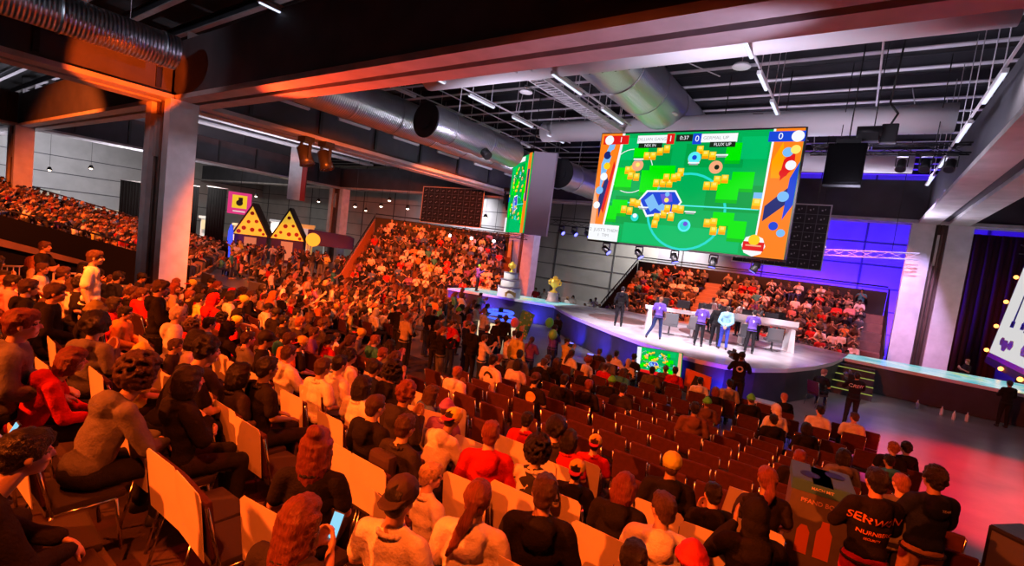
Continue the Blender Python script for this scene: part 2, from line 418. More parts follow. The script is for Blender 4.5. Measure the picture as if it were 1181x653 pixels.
# ------------------------------------------------------------------ the shell
struct('floor', MB().bb((-80, -14, -.2), (14, 52, 0)), CONC)
struct('ceiling', MB().bb((-80, -14, 12.7), (14, 52, 12.9)), CEIL)
ROW0, PITCH = .75, .95
def row_y(k): return ROW0 + PITCH * k
def row_z(k): return max(0., .15 * (12 - row_y(k)))
RX0, RX1 = -16.2, 1.9
mb = MB()
for k in range(-5, 12):
    y = row_y(k); mb.bb((RX0, y - .475, 0), (RX1, y + .475, row_z(k)))
struct('riser_floor', mb, RISER)
mb = MB(); mb.bb((-80, 41.0, 0), (-14, 41.3, 12.7)); mb.bb((-14, 41.0, 0), (14, 41.3, 12.7), 1)
for z in (1.5, 3.0, 4.5, 6.0, 7.5, 9): mb.bb((-80, 40.96, z), (14, 41.0, z + .07), 2)
for x in range(-78, 14, 6): mb.bb((x, 40.95, 0), (x + .12, 41.0, 12.7), 2)
struct('wall_back', mb, [WALLM, WALLB, SEAM])
mb = MB(); mb.bb((-80.3, -14, 0), (-80, 41, 12.7))
for z in (2, 4, 6, 8): mb.bb((-80, -14, z), (-79.94, 41, z + .1), 1)
struct('wall_left', mb, [WALLM, SEAM])
mb = MB(); mb.bb((13.7, -14, 0), (14, 41, 12.7))
for z in (2, 4, 6, 8): mb.bb((13.64, -14, z), (13.7, 41, z + .1), 1)
struct('wall_right', mb, [WALLB, SEAM])
struct('wall_front', MB().bb((-80, -14.3, 0), (14, -14, 12.7)), BEAMW)

# columns: two pale blades with a dark recessed web, on a grid
def column(x, y, zt=7.9, s=.62):
    mb = MB()
    mb.bb((x - 1.15, y - .45, 0), (x - s, y + .45, zt)); mb.bb((x + s, y - .45, 0), (x + 1.15, y + .45, zt))
    mb.bb((x - s, y - .2, 0), (x + s, y + .2, zt), 1)
    mb.bb((x - 1.2, y - .5, 0), (x - .57, y + .5, .12)); mb.bb((x + .57, y - .5, 0), (x + 1.2, y + .5, .12))
    for dx in (-s * .5, s * .2): mb.cyl((x + dx, y - .32, 0), (x + dx, y - .32, zt), .06, n=8, mi=1)
    mb.bb((x - s * .5, y - .42, 5.9), (x - s * .1, y - .2, 7.4), 2)
    o = struct('column', mb, [COLM, BROWN, BEAMM]); return o
column(-21.45, 7.4); column(-21.45, 31.6, s=.2); column(2.95, 31.6, s=.24)
for x in (-45.8,):
    for y in (7.4, 31.6): column(x, y)
column(-66, 10.5)
# beams: two lower flanges with a slot, a deep dark web above
def beam(axis, c, a, b, z=7.9, skip=0):
    mb = MB()
    for lo, hi in ((-.58, -.1), (.12, .6)):
        if axis == 'x': mb.bb((a, c + lo, z), (b, c + hi, z + .16))
        else: mb.bb((c + lo * 1.6, a, z), (c + hi * 1.6, b, z + .16))
    w = .5 if axis == 'x' else .8
    if axis == 'x': mb.bb((a, c - .45, z + .16), (b, c + .45, z + 2.1), 1)
    else:
        mb.bb((c - .7, a, z + .16), (c + .7, b, z + 2.1), 1)
        y = a + 1.5
        while y < b: mb.bb((c + .7, y, z + .3), (c + .78, y + .14, z + 2.0), 2); y += 3.1
    struct('beam', mb, [BEAMM, BEAMW, DARK])
beam('x', 7.7, -78, 13.5); beam('x', 31.6, -78, 13.5, skip=1)
for c in (-21.45, 2.95, -45.8):
    beam('y', c, -13.5, 7.1); beam('y', c, 8.3, 31.0)
# roof purlins
y = 19.4 - 1.68 * 19
while y < 40:
    mb = MB(); x1, x0 = 13.6, -79
    mb.bb((x0, y - .03, ROOFZ + .04), (x1, y + .03, ROOFZ + .40), 1); mb.bb((x0, y - .11, ROOFZ), (x1, y + .11, ROOFZ + .04), 0); mb.bb((x0, y - .1, ROOFZ + .4), (x1, y + .1, ROOFZ + .43), 1)
    struct('purlin', mb, [STEEL, BEAMW])
    y += 1.68
# pale ceiling baffles of the far hall
for x in (-25.5, -28.5, -31.5, -34.5, -37.5, -40.5, -49, -53, -57, -61, -65, -69):
    mb = MB(); mb.bb((x - .55, 9.2, 10.3), (x + .55, 31, 10.42)); mb.bb((x - .04, 9.2, 10.42), (x + .04, 31, ROOFZ))
    struct('ceiling_baffle', mb, mat('baffle_white', (.6, .58, .6), .7))
# sprinkler and cable runs under the roof
mb = MB()
for x in (-18.2, -11.5, -0.4): mb.cyl((x, 9.3, 11.5), (x, 31, 11.5), .035, n=6)
for i in range(16):
    x = -16 + (i * 37 % 17) + .3 * (i % 3); yy = 10 + (i * 53 % 19)
    mb.cyl((x, yy, ROOFZ), (x + .25 * (i % 4 - 1.5), yy + .2, 10.5), .018, n=5)
    if i % 3 == 0: mb.cyl((x, yy, ROOFZ), (x + 2.2, yy + .6, 10.9), .02, n=5)
tag(mb.build('roof_wiring', STEEL), kind='structure')

# ------------------------------------------------------------------ ducts, lamps, trusses
def duct(x, y0, y1, z, r, label, capend=True, flange=True):
    mb = MB(); n = 40
    mb.cyl((0, 0, 0), (0, y1 - y0, 0), r, n=n, caps=not capend)
    t = 1.2
    while t < y1 - y0:
        mb.cyl((0, t, 0), (0, t + .06, 0), r + .025, n=n); t += 2.4
    o = tag(mb.build('ventilation_duct', DUCT, None, (x, y0, z)), label, 'duct', 'galvanised ventilation ducts')
    if capend:
        c = MB(); c.cyl((0, -.04, 0), (0, .02, 0), r + .03, n=n); c.cyl((0, -.07, 0), (0, -.04, 0), r * .5, n=20)
        c.build('end_cap', DARK, o)['label'] = 'flat black end cap'
    t = 1.8
    while t < y1 - y0: MB().cyl((0, t, r), (0, t, ROOFZ - z), .02, n=5).build('hanger', STEEL, o); t += 4.8
    return o
duct(-18.6, -12, 6.4, 9.0, .52, 'spiral duct ending above the tall front column, half lit orange', True)
duct(-18.4, 9.0, 30.5, 9.55, .85, 'long shiny duct running beside the lengthwise beam behind the tall column')
d3 = duct(-14.6, 13.6, 19.5, 8.75, .66, 'shorter duct with flat black end over the seated floor crowd')
mb = MB(); mb.cyl((.45, 3.2, -.5), (.72, 3.2, -.72), .2, n=16); mb.build('nozzle', DARK, d3)['label'] = 'small black round outlet'
duct(-12.9, 21.4, 36, 8.2, .72, 'duct whose round black end hangs beside the narrow screen')
duct(-7.6, 9.4, 38, 10.82, 1.0, 'widest bright duct coming down behind the main screen')
def fabric_duct(y, x0, x1, z, label):
    mb = MB(); mb.cyl((x0, y, z), (x1, y, z), .46, n=28)
    o = tag(mb.build('fabric_duct', FABRIC), label, 'duct', 'white fabric ducts')
    h = MB(); x = x0 + .3
    while x < x1:
        a = R(-62); h.cyl((x, y + .463 * math.cos(a), z + .463 * math.sin(a)), (x, y + .475 * math.cos(a), z + .475 * math.sin(a)), .03, n=8); x += .42
    h.build('air_hole', DARK, o)
    return o
fabric_duct(13.0, -14, 1.75, 10.1, 'white fabric duct with a row of holes just behind the big cross beam')
fabric_duct(20.4, -13.5, 1.75, 10.0, 'white fabric duct directly above the main screen')
fabric_duct(26.5, -13, 1.2, 9.9, 'pale fabric duct behind the hanging black panel')

LAMP = emi('cool_tube', (.75, .8, 1.), 1.3)
LAMPD = mat('lamp_housing', (.7, .7, .72), .4)
LAMPW = emi('warm_bulb', (1., .78, .6), 8.)
STRIPN = [0]
def strip(x, y0, y1, z, n, on, label):
    L = (y1 - y0) / n
    for i in range(n):
        o = MB().box((0, 0, .05), (.11, L * .55, .09)).build('strip_light', LAMPD, None, (x, y0 + L * (i + .5), z))
        tag(o, label + ', ' + ORD[i] + ' from the near end' if n > 1 else label, 'strip light', 'strip lights under the roof')
        MB().box((0, 0, -.01), (.07, L * .53, .03)).build('tube', LAMP if on else LAMPD, o)
        for t in (-.2, .2): MB().cyl((0, t * L, .1), (0, t * L, ROOFZ - z), .012, n=5).build('hanger', STEEL, o)
    mb = MB().box((x, (y0 + y1) / 2, z + .16), (.05, y1 - y0, .05)); tag(mb.build('strip_light_rail', STEEL), kind='structure')
ORD = ['first', 'second', 'third', 'fourth', 'fifth', 'sixth', 'seventh', 'eighth', 'ninth', 'tenth', 'eleventh', 'twelfth', 'thirteenth', 'fourteenth', 'fifteenth', 'sixteenth', 'seventeenth', 'eighteenth', 'nineteenth', 'twentieth']
ORD += ['twenty-' + q for q in ORD[:9]] + ['thirtieth'] + ['thirty-' + q for q in ORD[:9]]
strip(-2.9, 11.3, 18.4, 9.6, 3, True, 'tube light in the line above the main screen corner')
strip(-8.4, 11.9, 19, 9.6, 2, True, 'tube light beside the cable tray')
strip(-14.05, 2.6, 9.2, 9.9, 2, True, 'tube light left of the dark near bay')
strip(-12.9, 10.5, 22, 9.7, 4, True, 'tube light over the black ended duct')
strip(-16.9, 9.5, 28, 10.2, 6, False, 'unlit tube lamp above the long shiny duct')
strip(-19.6, -6, 6.4, 9.2, 4, False, 'tube lamp along the beam by the spiral duct')
strip(-20.3, 9.6, 29, 9.0, 6, False, 'tube lamp on the face of the lengthwise beam')
strip(-8.3, 4.0, 6.9, 10.2, 1, True, 'single tube light in the dark bay nearest the camera')
strip(1.75, 9, 27, 8.9, 5, True, 'tube light along the beam edge above the blue wall')
for i, (x, y) in enumerate(((-3.6, 15.2), (-11.4, 15.6), (-6.9, 19.3))):
    o = tag(MB().lathe([(.02, .12), (.2, .1), (.26, .02), (.24, 0), (.02, 0)], 24, (0, 0, 0)).build('high_bay_lamp', LAMPD, None, (x, y, 10.2)), ('small round lamp right of the bright wide duct', 'small round lamp over the black ended duct', 'small round lamp above the main screen')[i], 'lamp', 'round roof lamps')
    MB().cyl((0, 0, .1), (0, 0, .7), .015, n=5).build('hanger', STEEL, o)
# cable tray
mb = MB()
for s in (-.28, .28): mb.bb((-9.45 + s - .02, 11, 9.75), (-9.45 + s + .02, 20.5, 9.9))
t = 11
while t < 20.5: mb.bb((-9.73, t, 9.76), (-9.17, t + .05, 9.79)); t += .22
t = 11.5
while t < 20: mb.cyl((-9.2, t, 9.8), (-9.2, t, ROOFZ), .012, n=5); mb.cyl((-9.7, t, 9.8), (-9.7, t, ROOFZ), .012, n=5); t += 2
tag(mb.build('cable_tray', STEEL), 'perforated cable tray hanging beside the bright wide duct', 'cable tray')

def truss_mb(a, b, w=.3, step=.55):
    a = V(a); b = V(b); d = (b - a).normalized(); s = d.cross(V((0, 0, 1))).normalized() * w / 2; u = V((0, 0, w / 2))
    mb = MB(); c4 = [s + u, -s + u, -s - u, s - u]
    for c in c4: mb.cyl(a + c, b + c, .025, n=6)
    n = max(1, int((b - a).length / step))
    for i in range(n):
        p = a + d * (b - a).length * i / n; q = a + d * (b - a).length * (i + 1) / n
        for j in range(4):
            k = (j + 1) % 4
            if (i + j) % 2: mb.cyl(p + c4[j], q + c4[k], .012, n=5)
            else: mb.cyl(p + c4[k], q + c4[j], .012, n=5)
    return mb
def truss(a, b, label, m=DARK, hang=True):
    o = tag(truss_mb(a, b).build('lighting_truss', m), label, 'truss', 'lighting trusses')
    if hang:
        for t in (.2, .8): p = V(a).lerp(V(b), t); MB().cyl(p + V((0, 0, .15)), (p.x, p.y, ROOFZ), .015, n=5).build('hoist_chain', DARK, o)
    return o
truss((-2.0, 20, 8.95), (2.2, 20, 8.95), 'black truss stretching right from the main screen to the beam')
truss((-15.5, 25.5, 6.0), (-8, 25.5, 6.0), 'black truss with lamps low between narrow screen and main screen')
truss((4.5, 24, 6.4), (12, 27, 6.6), 'truss with lamps above the white banner at the far right')
truss((-3.0, 30, 5.9), (2.2, 30, 6.2), 'pale truss beside the dark panel back', STEEL)
truss((-33, 26.5, 5.0), (-20.5, 30.5, 5.0), 'black truss over the far corner stand')

HEADM = mat('lamp_head', (.02, .02, .022), .4)
LENSO = emi('orange_lens', (1., .28, .05), 5.); LENSB = emi('blue_lens', (.12, .12, 1.), 5.); LENSW = emi('white_lens', (1., .9, .95), 6.); LENSK = mat('dark_lens', (.02, .02, .03), .1); LENSR = emi('pink_lens', (1., .25, .3), 6.)
_sl = None
def stage_light(loc, aim, lens, label, group='moving lights on the trusses'):
    """yoke on top, head turned towards aim"""
    o = MB().bb((-.14, -.1, -.1), (.14, .1, 0)).bb((-.17, -.03, -.42), (-.14, .03, -.08)).bb((.14, -.03, -.42), (.17, .03, -.08)).build('stage_light', HEADM, None, loc)
    tag(o, label, 'stage light', group)
    d = (V(aim) - (V(loc) + V((0, 0, -.36)))).normalized()
    q = V((0, 0, -1)).rotation_difference(d)
    h = MB().lathe([(.07, .2), (.12, .17), (.13, -.1), (.15, -.2), (.13, -.2)], 18).build('head', HEADM, o)
    h.matrix_local = Matrix.Translation((0, 0, -.36)) @ q.to_matrix().to_4x4()
    MB().cyl((0, 0, -.19), (0, 0, -.215), .12, n=18).build('lens', lens, h)
    return o

# ------------------------------------------------------------------ screens
G = dict(field=(.0, .42, .09), field2=(.0, .50, .13), field3=(.0, .34, .06), bush=(.0, .80, .0), bushd=(.0, .5, .01), yel=(1., .62, .01), yel2=(1., .36, .0), yelh=(1., .8, .15), white=(.9, .92, .95), orange=(1., .22, .01),
         red=(.75, .01, .01), blue=(.01, .06, .65), navy=(.01, .02, .16), sky=(.2, .5, .9), teal=(.02, .7, .62), cyan=(.1, .85, .9), peach=(.9, .4, .2), black=(.01, .02, .01), grey=(.35, .35, .38), violet=(.15, .08, .7))
GK = list(G)
def screen_mats(s): return [emi('led_%s_%g' % (k, s), G[k], s) for k in GK]
class Pic:
    """flat picture in u (0..w) and v (0..h) metres, layered a hair apart"""
    def __init__(s, w, h): s.mb = MB(); s.w = w; s.h = h; s.d = 0
    def P(s, u, v): return (u * s.w, -.004 - s.d * .0004, v * s.h)
    def poly(s, pts, c): s.d += 1; s.mb.poly([s.P(*p) for p in pts], GK.index(c))
    def rect(s, u, v, a, b, c): s.poly([(u - a, v - b), (u + a, v - b), (u + a, v + b), (u - a, v + b)], c)
    def disc(s, u, v, r, c, n=20, k=1): s.poly([(u + r * math.cos(6.2832 * i / n), v + r * k * s.w / s.h * math.sin(6.2832 * i / n)) for i in range(n)], c)
    def ring(s, u, v, r, t, c, a0=0, a1=360, n=36):
        s.d += 1; q = s.w / s.h
        for i in range(n):
            A = R(a0 + (a1 - a0) * i / n); B = R(a0 + (a1 - a0) * (i + 1) / n)
            s.mb.poly([s.P(u + k * math.cos(x), v + k * q * math.sin(x)) for k, x in ((r - t, A), (r, A), (r, B), (r - t, B))], GK.index(c))
    def block(s, u, v, r=.016):
        q = s.w / s.h
        s.rect(u, v - r * q * .45, r, r * q * 1.0, 'yel2'); s.rect(u, v + r * q * .25, r * .98, r * q * .85, 'yel'); s.rect(u, v + r * q * .45, r * .55, r * q * .42, 'yelh')
    def text(s, t, u, v, hgt, c, wd=1.):
        s.d += 1
        f = bpy.data.curves.new('t', 'FONT'); f.body = t; f.size = hgt * s.h; f.align_x = 'CENTER'; f.align_y = 'CENTER'
        o = bpy.data.objects.new('t', f); C.objects.link(o); dg = bpy.context.evaluated_depsgraph_get(); dg.update()
        me = bpy.data.meshes.new_from_object(o.evaluated_get(dg)); bpy.data.objects.remove(o)
        for p in me.polygons:
            x = [(me.vertices[i].co.x * wd + u * s.w, -.004 - s.d * .0004, me.vertices[i].co.y + v * s.h) for i in p.vertices]
            s.mb.poly(x, GK.index(c))
        bpy.data.meshes.remove(me)

def field(p, side=True):
    p.rect(.5, .5, .5, .5, 'field')
    for u, v, a, b in ((.30, .74, .11, .12), (.62, .80, .14, .10), (.74, .45, .13, .11), (.25, .30, .12, .13)): p.rect(u, v, a, b, 'field3')
    for u, v, a, b in ((.18, .86, .1, .1), (.80, .86, .06, .09), (.5, .1, .3, .09)): p.rect(u, v, a, b, 'field2')
    p.ring(.52, .32, .20, .012, 'teal'); p.ring(.20, .66, .12, .004, 'white'); p.rect(.49, .37, .40, .008, 'field2'); p.rect(.49, .372, .37, .005, 'cyan')
    for u, v, a, b in ((.24, .83, .04, .045), (.71, .83, .035, .08), (.16, .60, .05, .10), (.37, .65, .07, .07), (.31, .57, .05, .11), (.77, .60, .05, .075), (.71, .52, .05, .09), (.16, .33, .045, .07), (.11, .27, .04, .07), (.71, .28, .05, .06), (.78, .20, .04, .08)):
        p.rect(u, v - .02, a, b, 'bushd'); p.rect(u, v, a, b * .9, 'bush')
    p.poly([(.265, .40), (.305, .49), (.46, .50), (.50, .40), (.46, .30), (.32, .25)], 'white')
    p.poly([(.275, .40), (.312, .475), (.455, .485), (.49, .40), (.455, .315), (.325, .27)], 'blue')
    p.poly([(.30, .40), (.34, .46), (.38, .36), (.34, .30)], 'sky'); p.poly([(.38, .46), (.44, .47), (.45, .40), (.40, .38)], 'violet'); p.poly([(.36, .34), (.40, .38), (.44, .33), (.40, .30)], 'sky')
    for u, v in ((.275, .80), (.31, .80), (.345, .84), (.38, .86), (.55, .85), (.58, .81), (.615, .80), (.18, .67), (.21, .68), (.20, .62), (.235, .61), (.47, .66), (.46, .62), (.35, .56), (.385, .56), (.42, .56), (.40, .61), (.44, .61), (.655, .60), (.69, .61), (.61, .55), (.645, .55),
                 (.235, .38), (.265, .37), (.19, .31), (.225, .30), (.38, .26), (.375, .20), (.415, .29), (.455, .27), (.43, .34), (.47, .345), (.50, .34), (.64, .24), (.67, .25), (.675, .18), (.715, .19)): p.block(u, v)
    p.rect(.07, .45, .02, .035, 'blue'); p.block(.08, .50); p.rect(.85, .47, .02, .035, 'sky'); p.block(.85, .42, .02)
    for u, v, c in ((.235, .71, 'peach'), (.64, .70, 'peach'), (.53, .77, 'orange'), (.53, .775, 'cyan'), (.26, .24, 'teal'), (.53, .20, 'cyan'), (.53, .20, 'teal')): p.disc(u, v, .032 if c != 'teal' else .022, c)
    for u, v, c in ((.235, .715, 'yelh'), (.645, .70, 'black'), (.53, .78, 'blue'), (.26, .255, 'white'), (.535, .215, 'violet'), (.42, .41, 'yelh'), (.42, .46, 'sky')): p.disc(u, v, .012, c)
    for u, v in ((.235, .765), (.53, .735), (.66, .80), (.30, .335), (.55, .32)): p.rect(u, v, .028, .006, 'white'); p.rect(u, v - .014, .022, .005, 'grey')

def screen_box(name, label, w, h, mat_rot, pic, group=None, depth=.14, frame=DARK):
    o = MB().bb((0, 0, 0), (w, depth, h)).build(name, frame); tag(o, label, 'screen', group); o.matrix_world = mat_rot
    pic.mb.build('picture', screen_mats(SCR), o)
    return o
SCR = 1.05
# the big one
p = Pic(7.85, 4.68); field(p)
p.poly([(0, 0), (.075, 0), (.135, 1), (0, 1)], 'orange'); p.poly([(.02, .72), (.07, .98), (.10, .98), (.03, .45)], 'sky'); p.poly([(.045, .2), (.08, .55), (.06, .62), (.03, .4)], 'navy')
p.poly([(.07, .25), (.105, .70), (.095, .75), (.055, .3)], 'red'); p.poly([(.0, .0), (.03, .0), (.03, .35), (0, .5)], 'peach')
for u, v, r, c in ((.055, .70, .02, 'yel'), (.045, .60, .022, 'white'), (.05, .80, .022, 'navy'), (.085, .82, .02, 'orange'), (.03, .47, .022, 'sky'), (.025, .33, .02, 'white')): p.disc(u, v, r, c)
p.poly([(.125, 1), (.14, 1), (.08, 0), (.07, 0)], 'white')
p.poly([(.865, 0), (1, 0), (1, 1), (.875, 1)], 'orange'); p.poly([(.865, 0), (.872, 0), (.882, 1), (.872, 1)], 'white')
p.poly([(.885, .28), (.97, .42), (.97, .55), (.885, .40)], 'navy'); p.poly([(.93, .60), (.98, .70), (.975, .85), (.93, .75)], 'red'); p.poly([(.965, .30), (1, .42), (1, .75), (.97, .62)], 'blue'); p.poly([(.89, .62), (.925, .62), (.935, .78), (.92, .9), (.885, .75)], 'yel2')
for u, v, r, c in ((.945, .82, .022, 'sky'), (.975, .84, .02, 'yelh'), (.965, .72, .022, 'white'), (.94, .66, .018, 'red'), (.955, .48, .024, 'sky'), (.935, .25, .02, 'blue'), (.97, .2, .018, 'sky')): p.disc(u, v, r, c)
p.rect(.09, .94, .075, .04, 'red'); p.disc(.05, .94, .026, 'white'); p.text('1', .12, .94, .07, 'white')
p.rect(.93, .94, .075, .04, 'blue'); p.disc(.975, .94, .026, 'white'); p.text('0', .905, .94, .07, 'white')
p.rect(.31, .94, .095, .035, 'white'); p.text('DILLIAN GANG', .295, .94, .035, 'grey', 1.1); p.rect(.29, .885, .065, .022, 'black'); p.text('NIX IN', .29, .885, .035, 'white')
p.rect(.395, .94, .02, .045, 'red'); p.text('1', .395, .94, .07, 'white'); p.rect(.465, .945, .042, .03, 'black'); p.text('0:37', .465, .945, .045, 'white')
p.rect(.53, .935, .022, .045, 'blue'); p.text('0', .53, .935, .07, 'white'); p.rect(.635, .94, .085, .035, 'white'); p.text('GERMAL UP', .62, .94, .035, 'grey', 1.1); p.rect(.655, .885, .06, .022, 'black'); p.text('FLUX UP', .655, .885, .035, 'white')
p.rect(.09, .075, .09, .075, 'white'); p.text("2  JUST'S THEM", .09, .098, .04, 'grey', 1.1); p.text('1  TIM', .09, .05, .04, 'grey', 1.1)
p.disc(.865, .085, .052, 'white', 8); p.rect(.865, .08, .046, .035, 'red'); p.disc(.865, .13, .025, 'yel'); p.rect(.865, .085, .034, .006, 'peach')
big = screen_box('led_screen', 'large game screen with green playing field above the stage', 7.85, 4.68, Matrix.Translation((-10.1, 20, 5.02)), p)
MB().bb((-.05, .14, -.06), (7.9, .34, 4.74)).bb((-.06, -.005, -.06), (0, .14, 4.74)).bb((7.85, -.005, -.06), (7.91, .14, 4.74)).bb((-.06, -.005, -.08), (7.91, .14, 0)).bb((-.06, -.005, 4.68), (7.91, .14, 4.74)).build('frame', DARK, big)
for x in (.8, 2.9, 5.0, 7.1): MB().cyl((x, .2, 4.7), (x, .2, ROOFZ - 5.02), .02, n=6).build('hanging_bracket', DARK, big)
for x in (1.6, 6.2): MB().bb((x - .18, .05, 4.72), (x + .18, .4, 5.3)).build('hanging_bracket', DARK, big)
# narrow one turned to the left block, with its pale flank
w = math.hypot(2.55, 1.85)
d = V((2.55, -1.85, 0)).normalized(); n = V((-d.y, d.x, 0))
M = Matrix((( d.x, n.x, 0, -16.35), (d.y, n.y, 0, 22.03), (0, 0, 1, 4.98), (0, 0, 0, 1)))
p = Pic(w, 3.95 + .05); field(p); p.rect(.93, .5, .07, .5, 'orange'); p.rect(.93, .6, .04, .2, 'navy'); p.rect(.05, .1, .05, .1, 'white'); p.rect(.5, .95, .2, .03, 'white')
s2 = screen_box('led_screen', 'narrow game screen seen at a slant, left of the main screen', w, 4.0, M, p, depth=.2)
PALE = mat('pale_cover', (.55, .5, .62), .6)
b = MB(); b.prism([(w + .01, 0, -.05), (w + .75, .9, -.05), (w + .75, .9, 4.0), (w + .01, 0, 4.05)], (-.05, .1, 0)); b.build('side_cover', PALE, s2)['label'] = 'pale lilac side cover'
for x in (.4, w - .4): MB().cyl((x, .1, 4.0), (x, .1, ROOFZ - 4.98), .02, n=6).build('hanging_bracket', DARK, s2)
# two screens seen from behind
LEDD = mat('led_back_dot', (.35, .33, .34), .4); EDGE = mat('pale_edge', (.62, .6, .6), .5); EDGEO = mat('orange_edge', (.7, .5, .35), .5)
def panel_back(x0, x1, y, z0, z1, nx, nz, label, edge):
    o = MB().bb((0, 0, 0), (x1 - x0, .12, z1 - z0)).build('led_screen', mat('led_back', (.012, .010, .011), .5), None, (x0, y, z0)); tag(o, label, 'screen')
    w, h = x1 - x0, z1 - z0
    MB().bb((-.06, -.03, -.06), (w + .06, .0, 0)).bb((-.06, -.03, h), (w + .06, 0, h + .06)).bb((w, -.03, 0), (w + .06, 0, h)).bb((-.06, -.03, 0), (0, 0, h)).build('rim', edge, o)
    f = MB()
    for i in range(nx):
        for j in range(nz):
            cx, cz = w * (i + .5) / nx, h * (j + .5) / nz
            f.bb((cx - .11, -.03, cz - .05), (cx - .04, 0, cz + .02)); f.bb((cx + .03, -.03, cz + .0), (cx + .07, 0, cz + .07))
    f.build('dot_pattern', LEDD, o)
    f = MB()
    for i in range(1, nx): f.bb((w * i / nx - .012, -.012, 0), (w * i / nx + .012, 0, h))
    for j in range(1, nz): f.bb((0, -.012, h * j / nz - .012), (w, 0, h * j / nz + .012))
    f.build('module_joint', GREYM, o)
    for t in (.15, .85): MB().cyl((w * t, .06, h), (w * t, .06, ROOFZ - z0), .02, n=6).build('hanging_bracket', DARK, o)
panel_back(-5.6, -1.55, 28.3, 5.0, 8.15, 8, 7, 'dark back of a hung screen showing beside the main screen', EDGE)
panel_back(-30.8, -24.2, 29.3, 5.35, 8.25, 10, 6, 'dark back of a hung screen above the far corner stand', EDGEO)
o = tag(MB().bb((-.47, -.2, -.6), (.47, .2, .6), bev=.02).build('hanging_loudspeaker', BLACKC, None, (-.79, 17.1, 7.82)), 'black square loudspeaker box hanging right of the main screen', 'loudspeaker')
MB().bb((-.4, -.22, -.53), (.4, -.2, .53)).build('grille', BLACKC, o); MB().bb((-.3, -.05, .6), (.3, .05, .75)).cyl((0, 0, .75), (0, 0, 4.03), .02, n=6).build('hanging_bracket', DARK, o)
# winch and cables above it
mb = MB().bb((-.25, -.15, -.2), (.25, .15, .15), bev=.03).cyl((-.3, 0, .1), (.3, 0, .1), .16, n=14).cyl((.1, 0, .2), (.1, 0, 3.1), .015, n=5)
tag(mb.build('chain_hoist', DARK, None, (-.35, 17.4, 8.75)), 'black chain hoist with cables above the hanging loudspeaker', 'hoist')
mb = MB().bb((-.2, -.12, -.35), (.2, .12, .2), bev=.04).tube([(0, 0, .2), (.12, 0, .5), (-.1, 0, .8), (0, 0, 2.95)], .03, 6)
tag(mb.build('chain_hoist', DARK, None, (.12, 17.6, 8.9)), 'black hoist bundle right of the hanging loudspeaker', 'hoist')
# lamps on the trusses
k = 0
for a, b_, n, lens, aim, what in (((-15.2, 25.5, 5.85), (-8.2, 25.5, 5.85), 8, LENSB, (-7, 24, 1.2), 'small lamp on the low truss between the screens'), ((-10.1, 20.3, 5.0), (-2.4, 20.3, 5.0), 5, LENSB, (-5, 20, 1.2), 'blue lamp under the main screen'),
                               ((4.7, 24.1, 6.25), (11.5, 26.8, 6.4), 6, LENSW, (6, 20, 0), 'white lamp on the truss over the right banner'), ((.3, 20, 8.8), (2.1, 20, 8.8), 3, LENSK, (0, 14, 0), 'unlit lamp on the long right truss'),
                               ((-31, 27.1, 4.85), (-22, 30, 4.85), 5, LENSW, (-20, 20, 2), 'bright lamp on the truss over the corner stand')):
    for i in range(n):
        stage_light(V(a).lerp(V(b_), (i + .5) / n), aim, lens, what + ', ' + ORD[i] + ' from its left end')
# big black moving lights by the cross beam (left) and over column
for i, (loc, lab) in enumerate((((-20.65, 13.3, 7.9), 'black moving light under the beam right of the tall column'), ((-20.65, 12.3, 7.9), 'black moving light under the same beam, nearer the tall column'), ((-15.2, 22.9, 8.9), 'black moving light on the upper corner of the narrow screen'),
                                ((-17.2, 23.2, 7.6), 'black moving light left of the narrow screen'))):
    o = stage_light(loc, (loc[0] + 2.5, loc[1] + 1.5, 0), LENSK, lab, 'large moving lights'); o.scale = (2.2,) * 3
# ------------------------------------------------------------------ stage
ZS = 1.25
front = [(-13.6, 23.8), (-12.3, 22.4), (-11.0, 21.2), (-9.6, 20.2), (-8.0, 19.1), (-6.3, 18.1), (-5.1, 17.5), (-4.06, 17.2), (-3.1, 17.3), (-2.3, 18.0), (-1.5, 19.4), (-.8, 21.4), (-.3, 23.6), (0, 25.7)]
back = [(0.2, 27.6), (-1.5, 28.2), (-6, 28.4), (-11, 28.0), (-13.4, 26.2)]
mb = MB(); mb.prism([(x, y, ZS - .1) for x, y in front + back], (0, 0, .1))
# pale edging strip along the rim
mb2 = MB()
mb2.prism([(x, y, .02) for x, y in front + back], (0, 0, ZS - .13))
st = tag(mb.build('stage', STAGEF), 'round pale stage floor under the main screen', 'stage')
mb2.build('fascia', FASC, st)['label'] = 'dark stage front washed in blue light'
e = MB()
for (x0, y0), (x1, y1) in zip(front, front[1:]): e.prism([(x0, y0 - .02, ZS - .13), (x1, y1 - .02, ZS - .13), (x1, y1 - .02, ZS + .012), (x0, y0 - .02, ZS + .012)], (0, -.03, 0))
e.build('edge_strip', mat('stage_edge', (.75, .7, .78), .4), st)
e = MB()
for x, y, r in ((-9.6, 23.5, 1.5), (-4.8, 24.8, 2.0)): e.cyl((x, y, ZS), (x, y, ZS + .006), r, n=40)
e.build('floor_emblem', mat('floor_emblem_paint', (.22, .10, .10), .3, var=.5, scale=2), st)['label'] = 'dark round emblem on the stage floor'
